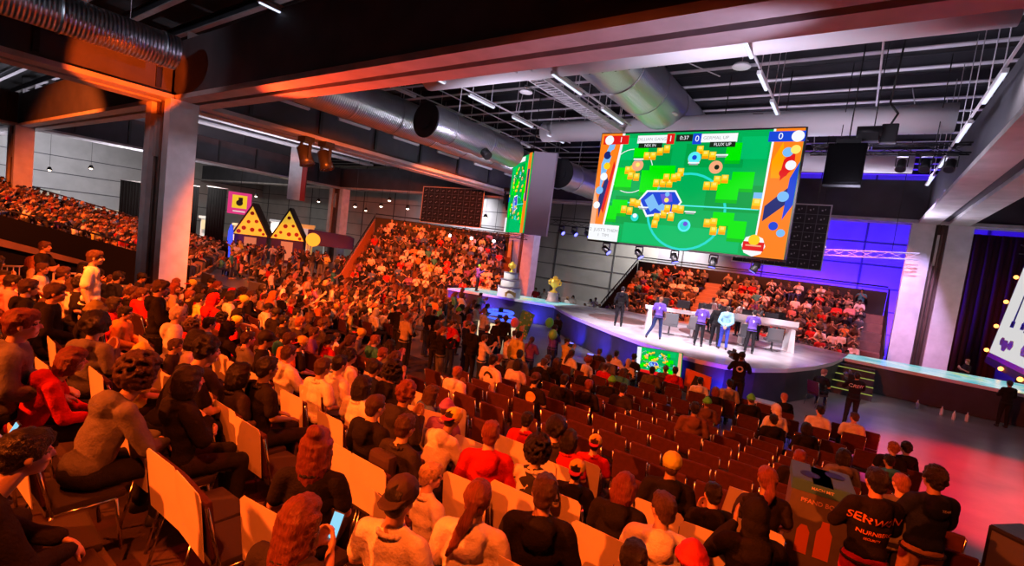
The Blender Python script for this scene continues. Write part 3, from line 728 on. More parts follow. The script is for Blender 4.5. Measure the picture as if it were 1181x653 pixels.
def led_floor():
    m = mat('led_floor', (.02, .03, .03), .25, emit=(.1, .6, .65), estr=1)
    nt = m.node_tree; N = nt.nodes; b = N['Principled BSDF']; tc = N.new('ShaderNodeTexCoord'); n = N.new('ShaderNodeTexNoise'); n.inputs['Scale'].default_value = .8; n.inputs['Detail'].default_value = 3
    nt.links.new(tc.outputs['Object'], n.inputs['Vector'])
    cr = N.new('ShaderNodeValToRGB'); E = cr.color_ramp.elements
    E[0].position = .3; E[0].color = (.10, .50, .58, 1); E[1].position = .72; E[1].color = (.75, .75, .25, 1)
    for q, c in ((.45, (.22, .62, .66)), (.55, (.50, .72, .74)), (.64, (.25, .66, .50))): x = E.new(q); x.color = (*c, 1)
    nt.links.new(n.outputs['Fac'], cr.inputs[0]); nt.links.new(cr.outputs[0], b.inputs['Emission Color']); b.inputs['Emission Strength'].default_value = .85
    return m
LEDF = led_floor()
def catwalk(pts, label):
    mb = MB(); mb.prism([(x, y, ZS - .06) for x, y in pts], (0, 0, .06))
    o = tag(mb.build('catwalk', LEDF), label, 'catwalk')
    n = len(pts); f = MB(); cx = sum(p[0] for p in pts) / n; cy = sum(p[1] for p in pts) / n
    f.prism([(cx + (x - cx) * .995, cy + (y - cy) * .97, .02) for x, y in pts], (0, 0, ZS - .08)); f.build('fascia', FASC, o)['label'] = 'dark side skirt'
    e = MB(); e.prism([(*pts[0], ZS - .12), (*pts[1], ZS - .12), (*pts[1], ZS + .01), (*pts[0], ZS + .01)], (0, -.03, 0)); e.build('edge_strip', mat('stage_edge'), o)
    return o
catwalk([(-20.0, 21.9), (-13.5, 23.7), (-13.4, 26.1), (-20.0, 24.7)], 'lit catwalk left of the round stage with the cake on it')
catwalk([(0.05, 25.8), (9.5, 25.5), (9.5, 29.6), (0.2, 27.9)], 'lit turquoise catwalk right of the round stage')
# steps up to the right catwalk
NOSE = emi('yellow_nosing', (.55, .62, .12), .55)
o = MB()
for i in range(5): o.bb((-.25, 25.6 - .36 * (i + 1), 0), (1.15, 25.6 - .36 * i, ZS - .25 * i - .02 if i else ZS - .2))
o = tag(o.build('stage_steps', FASC), 'dark steps with yellow edges up to the right catwalk', 'steps')
for i in range(1, 5):
    z = ZS - .25 * i; MB().bb((-.25, 25.6 - .36 * (i + 1) - .01, z - .03), (1.15, 25.6 - .36 * (i + 1) + .05, z - .005)).build('nosing', NOSE, o)
# blue uplights at the stage foot
BLUEP = []
for i, (x, y) in enumerate(((-20, 21.4), (-17.3, 22.1), (-14.6, 22.6), (-10.3, 20.0), (-8.6, 18.7), (-7.0, 17.6), (-5.4, 16.7), (-2.9, 16.6))):
    o = tag(MB().bb((-.16, -.09, 0), (.16, .09, .16), bev=.02).build('uplight', DARK, None, (x, y, 0)), 'small blue floor light at the stage foot, %s from the left end' % ORD[i], 'uplight', 'floor lights along the stage foot')
    MB().bb((-.13, -.06, .16), (.13, .07, .17)).build('lens', LENSB, o); BLUEP.append((x, y))
# players' desk: two long white tops on panel legs with monitors underneath
A = V((-7.6, 21.9, ZS)); B = V((-1.9, 24.3, ZS)); d = (B - A).normalized(); ang = math.atan2(d.y, d.x); L = (B - A).length
DK = empty('player_desk', A, ang); tag(DK, 'long white player desk with panel legs across the stage', 'desk')
MB().bb((-.1, -.4, .98), (L * .5, .4, 1.1), bev=.015).bb((L * .5, -.2, .98), (L + .1, .55, 1.1), bev=.015).build('tabletop', WHITE, DK)
MB().bb((.0, -.42, 1.1), (L * .3, -.38, 1.16)).bb((L * .36, -.36, 1.1), (L + .05, -.3, 1.34)).build('upstand', WHITE, DK)
for x in (0, L * .33, L * .66, L - .25): MB().prism([(x, -.38, 0), (x + .28, -.38, 0), (x + .2, -.38, .98), (x + .04, -.38, .98)], (0, .72, 0)).build('panel_leg', WHITE, DK)
MON = mat('monitor_shell', (.03, .03, .035), .4)
for i in range(6):
    x = L * (.10 + .15 * i)
    o = tag(MB().bb((-.28, -.03, .1), (.28, .03, .45), bev=.01).bb((-.03, -.02, 0), (.03, .02, .12)).bb((-.13, -.09, 0), (.13, .09, .015)).build('monitor', MON), 'black monitor on the player desk, %s from the left end' % ORD[i], 'monitor', 'monitors on the player desk')
    o.matrix_world = Matrix.Translation(A) @ Matrix.Rotation(ang, 4, 'Z') @ Matrix.Translation((x, .15, 1.1))
for i in range(5):
    x = L * (.16 + .17 * i)
    o = tag(MB().bb((-.3, -.28, .42), (.3, .28, .52), bev=.03).bb((-.3, -.3, .5), (.3, -.2, 1.0), bev=.03).cyl((0, 0, .05), (0, 0, .42), .04, n=8).bb((-.25, -.03, .02), (.25, .03, .07)).bb((-.03, -.25, .02), (.03, .25, .07)).build('office_chair', GREYM), 'dark swivel chair under the player desk, %s from the left end' % ORD[i], 'chair', 'chairs at the player desk')
    o.matrix_world = Matrix.Translation(A) @ Matrix.Rotation(ang, 4, 'Z') @ Matrix.Translation((x, -.75, 0))
# cake with trophy, and the small trophy
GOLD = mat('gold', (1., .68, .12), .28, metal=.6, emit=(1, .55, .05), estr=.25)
CREAM = mat('cake_icing', (.82, .80, .82), .5)
CKY = mat('yellow_print', (.85, .55, .12), .5)
o = empty('trophy_cake', (-16.45, 23.3, ZS)); tag(o, 'three tier white cake on the left catwalk', 'cake')
z = 0
for r, h in ((.68, .62), (.54, .44), (.42, .42)):
    MB().lathe([(r, 0), (r * 1.02, .03), (r, .06), (r, h - .04), (r - .04, h)], 36, (0, 0, z)).build('tier', CREAM, o)
    MB().lathe([(r + .012, 0), (r + .02, .03), (r + .012, .06)], 36, (0, 0, z + h - .06)).build('icing_band', mat('icing_band_lilac', (.35, .3, .42), .5), o); z += h  # dark lilac band round the top of each tier
MB().prism([(.2, -.66, .1), (.66, -.22, .1), (.66, -.22, .34), (.4, -.58, .48), (.2, -.66, .3)], (.02, -.03, 0)).build('yellow_decoration', CKY, o)
def cup(name, loc, s, label):
    t = MB(); t.lathe([(.16, 0), (.17, .05), (.06, .1), (.05, .2), (.16, .3), (.22, .45), (.24, .62), (.22, .62), (.14, .36), (.02, .3)], 24)
    for q in (1, -1): t.tube([(q * .2, 0, .55), (q * .33, 0, .52), (q * .32, 0, .38), (q * .17, 0, .33)], .025, 8)
    t.ball((0, 0, .66), (.12, .12, .12)); c = t.build(name, GOLD, None, loc); c.scale = (s,) * 3
    return tag(c, label, 'trophy')
cup('trophy', (-16.45, 23.3, ZS + z), .82, 'gold trophy cup standing on top of the cake')
o = tag(MB().lathe([(.42, 0), (.45, .05), (.34, .1), (.3, .5), (.36, .56), (.0, .56)], 28).build('pedestal', mat('pink_pedestal', (.8, .5, .5), .4), None, (-14.6, 25.3, ZS)), 'pale pink pedestal at the left rim of the stage', 'pedestal')
cup('trophy', (-14.6, 25.3, ZS + .56), 1.3, 'gold trophy cup on the pink pedestal')
# glowing ring stand with lit counter
o = empty('ring_light_stand', (-13.9, 19.2, 0)); tag(o, 'stand of stacked glowing blue rings by the stage foot', 'light')
MB().cyl((0, 0, 0), (0, 0, 1.2), .12, n=12).build('post', DARK, o)
for zz, r in ((.45, .95), (.72, .8), (1.0, .62)):
    t = MB(); pts = [(r * math.cos(6.2832 * i / 28), r * math.sin(6.2832 * i / 28), zz) for i in range(29)]
    t.tube(pts, .06, 8); t.build('ring', emi('blue_tube', (.05, .10, 1.), 2.2), o)
o = tag(MB().bb((-.9, -.3, 0), (.9, .3, .72), bev=.03).build('counter', emi('lit_counter', (1., .72, .42), 1.0), None, (-12.9, 17.7, 0)), 'low lit cream counter in front of the glowing rings', 'counter')
MB().bb((-.98, -.38, .72), (.98, .38, .78)).build('countertop', WHITE, o)
# floor monitor, orange board, green board
p = Pic(1.5, .86); field(p); p.rect(.5, .07, 1 / 2, .07, 'red'); p.poly([(0, 0), (.08, 0), (.1, 1), (0, 1)], 'white'); p.poly([(.92, 0), (1, 0), (1, 1), (.94, 1)], 'peach')
o = screen_box('floor_monitor', 'small game monitor standing before the stage front', 1.5, .86, Matrix.Translation((-5.68, 16.2, .55)) @ Matrix.Rotation(R(-4), 4, 'Y'), p, depth=.08)
MB().bb((.1, .0, -.55), (.2, .08, 0)).bb((1.3, 0, -.55), (1.4, .08, 0)).bb((.05, -.2, -.55), (1.45, .25, -.5)).build('stand', DARK, o)
ORB = mat('orange_board', (.8, .16, .02), .5)
o = tag(MB().prism([(-.40, 0, .45), (.42, 0, .38), (.40, 0, .92), (-.42, 0, 1.02)], (0, .05, 0)).bb((-.3, .05, 0), (-.25, .1, .6)).bb((.25, .05, 0), (.3, .1, .6)).build('orange_board', ORB, None, (-3.7, 16.4, 0)), 'orange board with a dark patch right of the floor monitor', 'board')
MB().prism([(-.2, -.006, .5), (.2, -.006, .46), (.16, -.006, .8), (-.1, -.006, .86)], (0, .004, 0)).build('dark_patch', DARK, o)
GBM = mat('green_placard', (.05, .42, .22), .6, var=.1)
o = tag(MB().bb((-.26, -.012, -.5), (.26, .012, .5)).build('placard', GBM, None, (-9.72, 15.0, 1.45)), 'green speckled placard held up near the glowing rings', 'placard'); o.rotation_euler = (0, R(14), R(12))
f = MB(); rr = random.Random(4)
for i in range(40):
    x, zz, q = rr.uniform(-.23, .23), rr.uniform(-.46, .46), rr.uniform(.015, .04); f.bb((x - q, -.018, zz - q), (x + q, -.012, zz + q), mi=i % 3)
f.build('printed_speckle', [mat('lime_print', (.4, .6, .1), .6), mat('teal_print', (.1, .5, .5), .6), mat('pale_print', (.6, .65, .6), .6)], o)

# ------------------------------------------------------------------ stands of spectators
SEATS = []     # (x, y, z, heading) places of the distant crowd
def stand(name, o0, u, back, width, n, depth, rise, z0, label, face, aisle=None, pitch=.52, rail=True, sidecol=DARK, skip=lambda p: False):
    o0 = V((*o0, 0)); u = V((*u, 0)).normalized(); bk = V((*back, 0)).normalized()
    mb = MB(); rnd = random.Random(name)
    for i in range(n):
        a = o0 + bk * depth * i; z = z0 + rise * i
        mb.prism([a, a + u * width, a + u * width + bk * depth, a + bk * depth], (0, 0, z))
        k = int(width / pitch)
        for j in range(1, k - 1):
            p = a + u * (pitch * (j + .5) + rnd.uniform(-.1, .1)) + bk * (depth * .55 + rnd.uniform(-.08, .08))
            if aisle and aisle[0] < pitch * (j + .5) < aisle[1]: continue
            if rnd.random() < .05 or skip(p): continue
            SEATS.append((p.x, p.y, z, face + rnd.uniform(-14, 14)))
    s = tag(mb.build(name, mat('stand_deck', (.16, .07, .05), .8, var=.2, scale=3)), label, 'stand')
    e = o0 + bk * depth * n; zt = z0 + rise * n
    for q in (o0 - u * .08, o0 + u * (width + .02)):
        b = q + bk * depth * n
        MB().prism([q, b, b + V((0, 0, zt + .75)), q + V((0, 0, z0 + .75))], u * .06).build('side_wall', sidecol, s)
    w = MB(); w.prism([e, e + u * width, e + u * width + V((0, 0, zt + .9)), e + V((0, 0, zt + .9))], bk * .08); w.build('back_wall', DARK, s)
    r = MB()
    for q in (o0 - u * .06, o0 + u * (width + .06)):
        b = q + bk * depth * n; r.cyl(q + V((0, 0, z0 + 1.05)), b + V((0, 0, zt + 1.05)), .045, n=8)
        for i in range(n * 3 + 1):
            t = i / (n * 3); c = q.lerp(b, t); z = z0 + (zt - z0) * t; r.cyl(c + V((0, 0, z + .7)), c + V((0, 0, z + 1.05)), .018, n=5)
    r.cyl(e + V((0, 0, zt + 1.2)), e + u * width + V((0, 0, zt + 1.2)), .04, n=8)
    r.build('handrail', DARK, s)
    if aisle:
        a = MB()
        for i in range(n * 2): 
            t0 = o0 + u * aisle[0] + bk * depth * i / 2; z = z0 + rise * (i + 1) / 2
            a.prism([t0, t0 + u * (aisle[1] - aisle[0]), t0 + u * (aisle[1] - aisle[0]) + bk * depth / 2, t0 + bk * depth / 2], (0, 0, z + .02))
        a.build('aisle_steps', mat('aisle_step', (.45, .28, .2), .7), s)
    return s
ORANGEW = mat('side_board', (.55, .22, .10), .7, var=.1)
stand('corner_stand', (-27.4, 19.6), (.80, .60), (-.60, .80), 11.0, 9, .80, .44, .25, 'corner stand packed with orange lit people beyond the left catwalk', -130, sidecol=ORANGEW)
stand('far_stand', (-13.4, 29.7), (1, 0), (0, 1), 14.9, 7, .78, .46, .22, 'long stand behind the stage beneath the main screen', 170, aisle=(5.0, 6.2), skip=lambda p: p.x > 1.2)
stand('side_stand', (-27.6, 10.8), (-.866, .5), (-.5, -.866), 16, 19, .9, .194, .45, 'dark sided stand of red lit people at the far left behind the column', -32, sidecol=BLACKC)
w = MB(); w.prism([(-31.9, 2.9, 1.75), (-29.3, 7.4, .75), (-29.3, 7.4, .95), (-31.9, 2.9, 2.15)], (.06, 0, 0))
tag(w.build('side_banner', BROWN), 'brown board along the foot of the far left stand', 'board')
# barriers
for i, (x, y) in enumerate(((-15.9, 2.7), (-15.9, 3.6))):
    b = MB(); z = row_z(round((y - ROW0) / PITCH)); b.tube([(0, -.35, 0), (0, -.35, .95), (0, .35, .95), (0, .35, 0)], .022, 8)
    for t in range(1, 7): b.cyl((0, -.35 + .1 * t, .15), (0, -.35 + .1 * t, .95), .01, n=6)
    b.cyl((0, -.35, .15), (0, .35, .15), .015, n=6); b.bb((-.25, -.37, 0), (.25, -.33, .02)); b.bb((-.25, .33, 0), (.25, .37, .02))
    tag(b.build('crowd_barrier', WHITE, None, (x, y, z)), ('white crowd barrier nearer the frame edge, by the left stand', 'white crowd barrier nearer the tall column, by the left stand')[i], 'barrier')
# control desks
for i, (x, y, a) in enumerate(((-22.6, 9.6, 0), (-20.0, 10.4, 8))):
    o = tag(MB().bb((-1.2, -.4, 0), (1.2, .4, .95), bev=.03).bb((-1.25, -.45, .95), (1.25, .45, 1.0)).build('control_desk', DARK, None, (x, y, 0)), ('black control desk nearest the tall column', 'black control desk further from the tall column')[i], 'desk'); o.rotation_euler[2] = R(a)
    MB().bb((-.5, -.1, 1.0), (.5, .0, 1.45), bev=.02).build('monitor_hood', GREYM, o); MB().bb((-.9, -.3, 1.0), (-.55, .2, 1.12)).build('console', GREYM, o)

# ------------------------------------------------------------------ far hall: drapes, booth, sign, lamps
for i, (x, y, w, z0, z1) in enumerate(((-51, 19.2, 1.9, 0, 6.0), (-48.9, 20.9, 1.5, 0, 6.1), (-55.4, 16.3, 1.6, 0, 5.7))):
    o = MB(); n = 14
    for j in range(n): o.cyl((-w / 2 + w * (j + .5) / n, .04 * (j % 2), z0), (-w / 2 + w * (j + .5) / n, .04 * (j % 2), z1), w / n * .62, n=8)
    o = tag(o.build('drape_tower', BLACKC, None, (x, y, 0)), ('black drape tower directly right of the tall column', 'black drape tower nearest the pink sign', 'black drape tower left of the tall column')[i], 'drape'); o.rotation_euler[2] = R(55)
    MB().cyl((-w / 2 - .1, 0, z1 + .03), (w / 2 + .1, 0, z1 + .03), .04, n=8).build('top_rail', STEEL, o)
YEL = mat('yellow_gable', (.85, .60, .05), .5, emit=(1, .62, .05), estr=.6); SPOT = mat('red_spot', (.45, .03, .03), .5); ROOFM = mat('dark_roof', (.03, .028, .035), .7); PURP = mat('purple_awning', (.06, .03, .16), .7)  # gable yellow carries an added glow to look brighter, no lamp in it
def hut(x, y, label):
    o = empty('market_hut', (x, y, 0), R(52)); tag(o, label, 'hut', 'yellow gabled huts')
    MB().bb((-1.35, .1, 0), (1.35, 2.4, 2.2)).build('hut_wall', PURP, o)
    MB().prism([(-1.45, 0, 2.2), (1.45, 0, 2.2), (0, 0, 4.9)], (0, .12, 0)).build('gable', YEL, o)
    MB().prism([(-1.6, -.05, 2.1), (-1.45, -.05, 2.1), (.0, -.05, 4.85), (0, -.05, 5.15)], (0, 2.6, 0)).build('roof_slab', ROOFM, o); MB().prism([(1.6, -.05, 2.1), (1.45, -.05, 2.1), (.0, -.05, 4.85), (0, -.05, 5.15)], (0, 2.6, 0)).build('roof_slab', ROOFM, o)
    rr = random.Random(x)
    for cx, cz in ((-.6, 2.8), (.1, 2.7), (.75, 2.75), (-.25, 3.4), (.4, 3.5), (0, 4.2), (-1.0, 2.45), (1.05, 2.4)):
        s = MB(); s.cyl((cx, -.02, cz), (cx, .0, cz), rr.uniform(.12, .2), n=14); s.build('spot', SPOT, o)
    MB().bb((-.5, -.03, .3), (.5, .1, 2.0)).build('hatch', mat('lit_hatch', (.3, .1, .08), .5, emit=(1, .35, .15), estr=.4), o)
hut(-45.6, 22.6, 'yellow spotted hut gable nearer the pink sign'); hut(-42.9, 24.6, 'yellow spotted hut gable nearer the purple awning')
o = MB().prism([(-2, 0, 2.0), (2, 0, 2.0), (2, 0, 3.0), (1.6, 0, 3.2), (-2, 0, 3.4)], (0, 2.2, 0)).build('awning', PURP, None, (-39.8, 27.0, 0)); o.rotation_euler[2] = R(52); tag(o, 'dark purple awning right of the yellow huts', 'awning')
t = MB()
for x in (-1.9, 1.9):
    for y in (.1, 2.1): t.cyl((x, y, 0), (x, y, 2.0), .05, n=8)
t.build('awning_post', STEEL, o); MB().lathe([(.5, -.02), (.62, -.02), (.62, .02), (.5, .02)], 28).build('ring_emblem', YEL, o).matrix_local = Matrix.Translation((-1.5, -.06, 2.5)) @ Matrix.Rotation(R(90), 4, 'X')
PINK = emi('pink_sign', (.9, .05, .25), .8); YS = emi('yellow_sign', (1., .62, .03), .9)
o = MB().bb((-.95, 0, 0), (.95, .25, 2.0), bev=.03).build('hanging_sign', PINK, None, (-47.3, 22.2, 3.95)); o.rotation_euler[2] = R(60); tag(o, 'square pink sign with yellow centre hanging left of the huts', 'sign')
MB().bb((-.6, -.03, .55), (.6, 0, 1.75)).build('yellow_field', YS, o); MB().cyl((0, -.05, 1.05), (0, -.03, 1.05), .28, n=14).bb((-.1, -.05, 1.2), (.25, -.03, 1.55)).build('dark_emblem', ROOFM, o); MB().bb((-.5, -.03, .2), (.5, 0, .32)).build('white_bar', emi('white_bar_glow', (1, .7, .75), .8), o)
MB().cyl((0, .1, 2.0), (0, .1, ROOFZ - 3.95), .02, n=5).build('hanging_bracket', DARK, o)
o = tag(MB().lathe([(.25, 0), (.28, .3), (.2, 2.4), (.05, 3.0)], 14).build('light_column', emi('blue_glow', (.05, .08, 1.), 1.4), None, (-45.9, 21.0, 0)), 'glowing blue light column below the pink sign', 'light')
o = tag(MB().bb((-.7, -.25, 0), (.35, .25, 4.7)).build('suspended_box', COLM, None, (-42.3, 24.7, 5.9)), 'pale boxed panel hanging from the beam right of the tall column', 'box'); o.rotation_euler[2] = R(52)
MB().bb((.35, -.27, -.02), (.75, .27, 4.7)).build('red_side', mat('red_side_board', (.30, .02, .02), .6), o); MB().cyl((0, 0, 4.7), (0, 0, ROOFZ - 5.9), .05, n=8).build('hanging_bracket', DARK, o)
rr = random.Random(11)
BOOTHM = [mat('booth_%s' % n, c, .6, emit=c, estr=.28) for n, c in (('white', (.7, .7, .68)), ('cream', (.8, .65, .4)), ('grey', (.45, .45, .5)), ('green', (.15, .5, .25)), ('amber', (.9, .5, .15)))]  # booth colours carry an added glow to brighten them, not lamps
for i in range(16):
    t = i / 15; x, y = -73 + t * 24, 4 + t * 30 + rr.uniform(-2, 2); w, h = rr.uniform(.75, 1.05), rr.uniform(2.2, 3.8)
    o = MB().bb((-w, -.4, 0), (w, .4, h)).bb((-w - .1, -.9, h), (w + .1, .5, h + .25)).build('exhibition_booth', BOOTHM[i % 5], None, (x, y, 0)); o.rotation_euler[2] = R(55); tag(o, 'pale exhibition booth in the far hall, %s from the left end' % ORD[i], 'booth', 'booths along the far hall')
    MB().bb((-w * .8, -.95, h * .62), (w * .8, -.85, h * .95)).build('booth_sign', LAMPW if i % 5 == 2 else BOOTHM[(i + 1) % 5], o)
    MB().bb((-w * .7, -.8, 0), (w * .7, -.45, 1.0)).build('booth_counter', BOOTHM[(i + 2) % 5], o)
for i, (x, y, z) in enumerate(((-34.1, 27.7, 6.2), (-32.2, 29, 6.3), (-33.7, 28.2, 6.8), (-26.7, 32.9, 6.4), (-35.9, 26.4, 5.9), (-55, 9, 6.2), (-50, 8, 5.6), (-58, 14, 6.4), (-62, 12, 5.8), (-52, 26, 6.0), (-47, 30, 6.3), (-43, 33, 6.0))):
    o = tag(MB().lathe([(.03, .3), (.1, .28), (.22, 0), (.2, 0)], 16).build('pendant_lamp', DARK, None, (x, y, z)), 'glowing hanging lamp in the far hall, %s from the corner stand' % ORD[i], 'lamp', 'hanging lamps in the far hall')
    MB().ball((0, 0, .02), (.13, .13, .13)).build('bulb', LAMPW, o); MB().cyl((0, 0, .3), (0, 0, ROOFZ - z), .012, n=5).build('cord', DARK, o)

# ------------------------------------------------------------------ right side: banner, drape, box
o = empty('led_banner', (6.0, 34.5, 1.75)); tag(o, 'tall white banner screen with black strokes at the right edge', 'banner')
ex = V((0, -1, 0)); ez = V((.135, 0, .99)).normalized(); en = ex.cross(ez)
bp = lambda u, v, dd=0: ex * u + ez * v - V((1, 0, 0)) * dd
MB().prism([bp(-.35, -.35), bp(11.3, -.35), bp(11.3, 5.3), bp(-.35, 5.3)], (.25, 0, 0)).build('backing', MAROON, o)
MB().prism([bp(0, 0, .03), bp(11, 0, .03), bp(11, 4.7, .03), bp(0, 4.7, .03)], (.03, 0, 0)).build('panel', emi('banner_white', (.86, .84, .84), .8), o)
f = MB()
for u, v, a, b in ((2.2, 2.6, .14, .9), (3.9, 2.5, .12, .8), (4.6, 2.2, .12, .6), (6.2, 2.6, .14, .9)):
    f.prism([bp(u - a, v - b, .05), bp(u + a, v - b + .1, .05), bp(u + a * .5, v + b, .05), bp(u - a * .5, v + b, .05)], (.015, 0, 0)); f.prism([bp(u - a * 2.2, v - b, .05), bp(u + a * 2.2, v - b, .05), bp(u + a * 2.2, v - b + .3, .05), bp(u - a * 2.2, v - b + .3, .05)], (.015, 0, 0))
f.build('black_stroke', DARK, o)
f = MB()
for u, v, r in ((1.6, .95, .22), (2.3, .8, .3), (3.2, .9, .25), (2.9, 4.1, .2), (3.4, 4.2, .16), (5.5, .9, .3)):
    f.prism([bp(u + r * 1.8 * math.cos(q * 1.0472), v + r * math.sin(q * 1.0472), .05) for q in range(6)], (.015, 0, 0))
f.build('ochre_blot', mat('ochre_print', (.55, .25, .04), .5), o)
f = MB(); f.prism([bp(0, 0, .05), bp(11, 0, .05), bp(11, .22, .05), bp(0, .22, .05)], (.012, 0, 0)); f.prism([bp(1.2, 4.45, .05), bp(11, 4.45, .05), bp(11, 4.6, .05), bp(1.2, 4.6, .05)], (.012, 0, 0)); f.build('red_border', RED, o)
OB = emi('amber_bulb', (1., .30, .06), 5.)
for u, v in ((-.2, .3), (-.2, 1.6), (-.2, 2.9), (-.2, 4.2), (3.6, -.2), (6.8, -.2)): MB().ball(bp(u, v, .12), (.1, .1, .1)).build('bulb', OB, o)
MB().bb((.3, -4.0, -1.75), (.7, -.3, -.2)).build('plinth', DARK, o)
mb = MB()
for i in range(34):
    x = 4.6 + i * .27; mb.cyl((x, 37.4 + .07 * (i % 2), 0), (x, 37.4 + .07 * (i % 2), 8.2), .17, n=8)
tag(mb.build('stage_drape', MAROON), 'dark maroon drape behind the white banner', 'drape')
o = MB().bb((-.12, -.05, 0), (.12, .05, .2)).build('wall_lamp', STEEL, None, (-.2, 40.85, 3.7)); tag(o, 'small white strip lamp on the blue wall', 'lamp'); MB().bb((-.35, -.1, .2), (.35, .02, .32)).build('tube', emi('lamp_white', (.8, .85, 1), 3.), o)
o = MB().bb((-.1, -.1, 0), (.1, .1, .18)).build('flood_lamp', DARK, None, (-2.0, 36, 6.6)); tag(o, 'bright flood lamp high before the blue wall', 'lamp'); MB().ball((0, -.1, .05), (.13, .08, .1)).build('bulb', LAMPW, o); MB().cyl((0, 0, .18), (0, 0, ROOFZ - 6.6), .015, n=5).build('pole', DARK, o)
o = MB().bb((0, 0, 0), (1.3, .7, 1.0), bev=.025).build('loudspeaker', DARK, None, (2.17, 10.31, 0)); o.rotation_euler[2] = R(-40); tag(o, 'big black loudspeaker box on the floor at the lower right corner', 'loudspeaker')
MB().bb((.06, -.012, .06), (1.24, 0, .94)).build('grille', GREYM, o); MB().bb((.02, .02, 1.0), (1.28, .68, 1.012)).build('top_plate', mat('worn_black', (.05, .048, .05), .45, var=.4), o)

# clutter at the foot of the catwalk
for i, (x, y) in enumerate(((2.6, 24.6), (3.3, 24.4), (4.0, 24.3), (3.6, 24.0))):
    o = MB().lathe([(.05, 0), (.055, .02), (.055, .22), (.02, .28), (.02, .32)], 12).build('water_bottle', mat('bottle_plastic', (.7, .72, .75), .2), None, (x, y, 0)); tag(o, 'pale water bottle by the catwalk skirt, %s from the steps' % ORD[i], 'bottle', 'bottles by the catwalk'); MB().cyl((0, 0, .32), (0, 0, .345), .022, n=10).build('cap', mat('bottle_cap', (.2, .3, .5), .4), o)
o = MB().bb((-.35, -.25, 0), (.35, .25, .5), bev=.02).build('plastic_crate', mat('crate_lilac', (.55, .55, .68), .4), None, (-1.75, 16.9, 0)); tag(o, 'pale plastic crate at the stage foot beside the camera operator', 'crate')
MB().bb((-.3, -.27, .3), (.3, -.25, .42)).build('handle_slot', DARK, o)
# bottle collection box
CARD = mat('grey_card', (.16, .145, .13), .8, var=.15, scale=5); BLUEC = mat('blue_card', (.06, .22, .38), .7); ORP = mat('orange_print', (.85, .22, .03), .6); PALEP = mat('pale_lettering', (.75, .45, .38), .6)
Z6 = row_z(6)
bx = MB().bb((-.29, -.29, 0), (.29, .29, 1.24)).build('bottle_bin', CARD, None, (.0, 6.75, Z6)); bx.rotation_euler[2] = R(7); tag(bx, 'tall grey card bin with orange bottle prints and blue rim', 'bin')
MB().bb((-.30, -.30, 1.13), (.30, .30, 1.24)).bb((-.30, -.30, 1.24), (-.1, .30, 1.26)).bb((.1, -.3, 1.24), (.3, .3, 1.26)).build('blue_rim', BLUEC, bx)
MB().cyl((-.12, -.08, 1.262), (-.12, -.08, 1.266), .1, n=20).cyl((.14, .1, 1.262), (.14, .1, 1.266), .1, n=20).build('drop_hole', DARK, bx)
f = MB()
for x, w, h, nk in ((-.115, .062, .26, 0), (.085, .075, .30, 1)):
    f.prism([(x - w, -.29, .42), (x + w, -.29, .42), (x + w, -.29, .42 + h), (x + w * .55, -.29, .42 + h + .06), (x + w * .45, -.29, .42 + h + (.13 if nk else .07)), (x - w * .45, -.29, .42 + h + (.13 if nk else .07)), (x - w * .55, -.29, .42 + h + .06), (x - w, -.29, .42 + h)], (0, -.006, 0))
f.build('bottle_print', ORP, bx)
def letters(txt, size, parent, M, m, ext=.002, name='lettering'):
    f = bpy.data.curves.new('t', 'FONT'); f.body = txt; f.size = size; f.align_x = 'CENTER'; f.align_y = 'CENTER'; f.extrude = ext; f.offset = size * .012
    o = bpy.data.objects.new('t', f); C.objects.link(o); dg = bpy.context.evaluated_depsgraph_get(); dg.update()
    me = bpy.data.meshes.new_from_object(o.evaluated_get(dg)); bpy.data.objects.remove(o)
    k = link(name, me, parent, m); k.matrix_local = M; return k
RX = Matrix.Rotation(R(90), 4, 'X')
letters('PFAND BOX', .068, bx, Matrix.Translation((0, -.293, 1.03)) @ RX, PALEP); letters('MACH MIT', .045, bx, Matrix.Translation((0, -.303, 1.19)) @ RX, mat('white_print', (.75, .72, .75), .6))
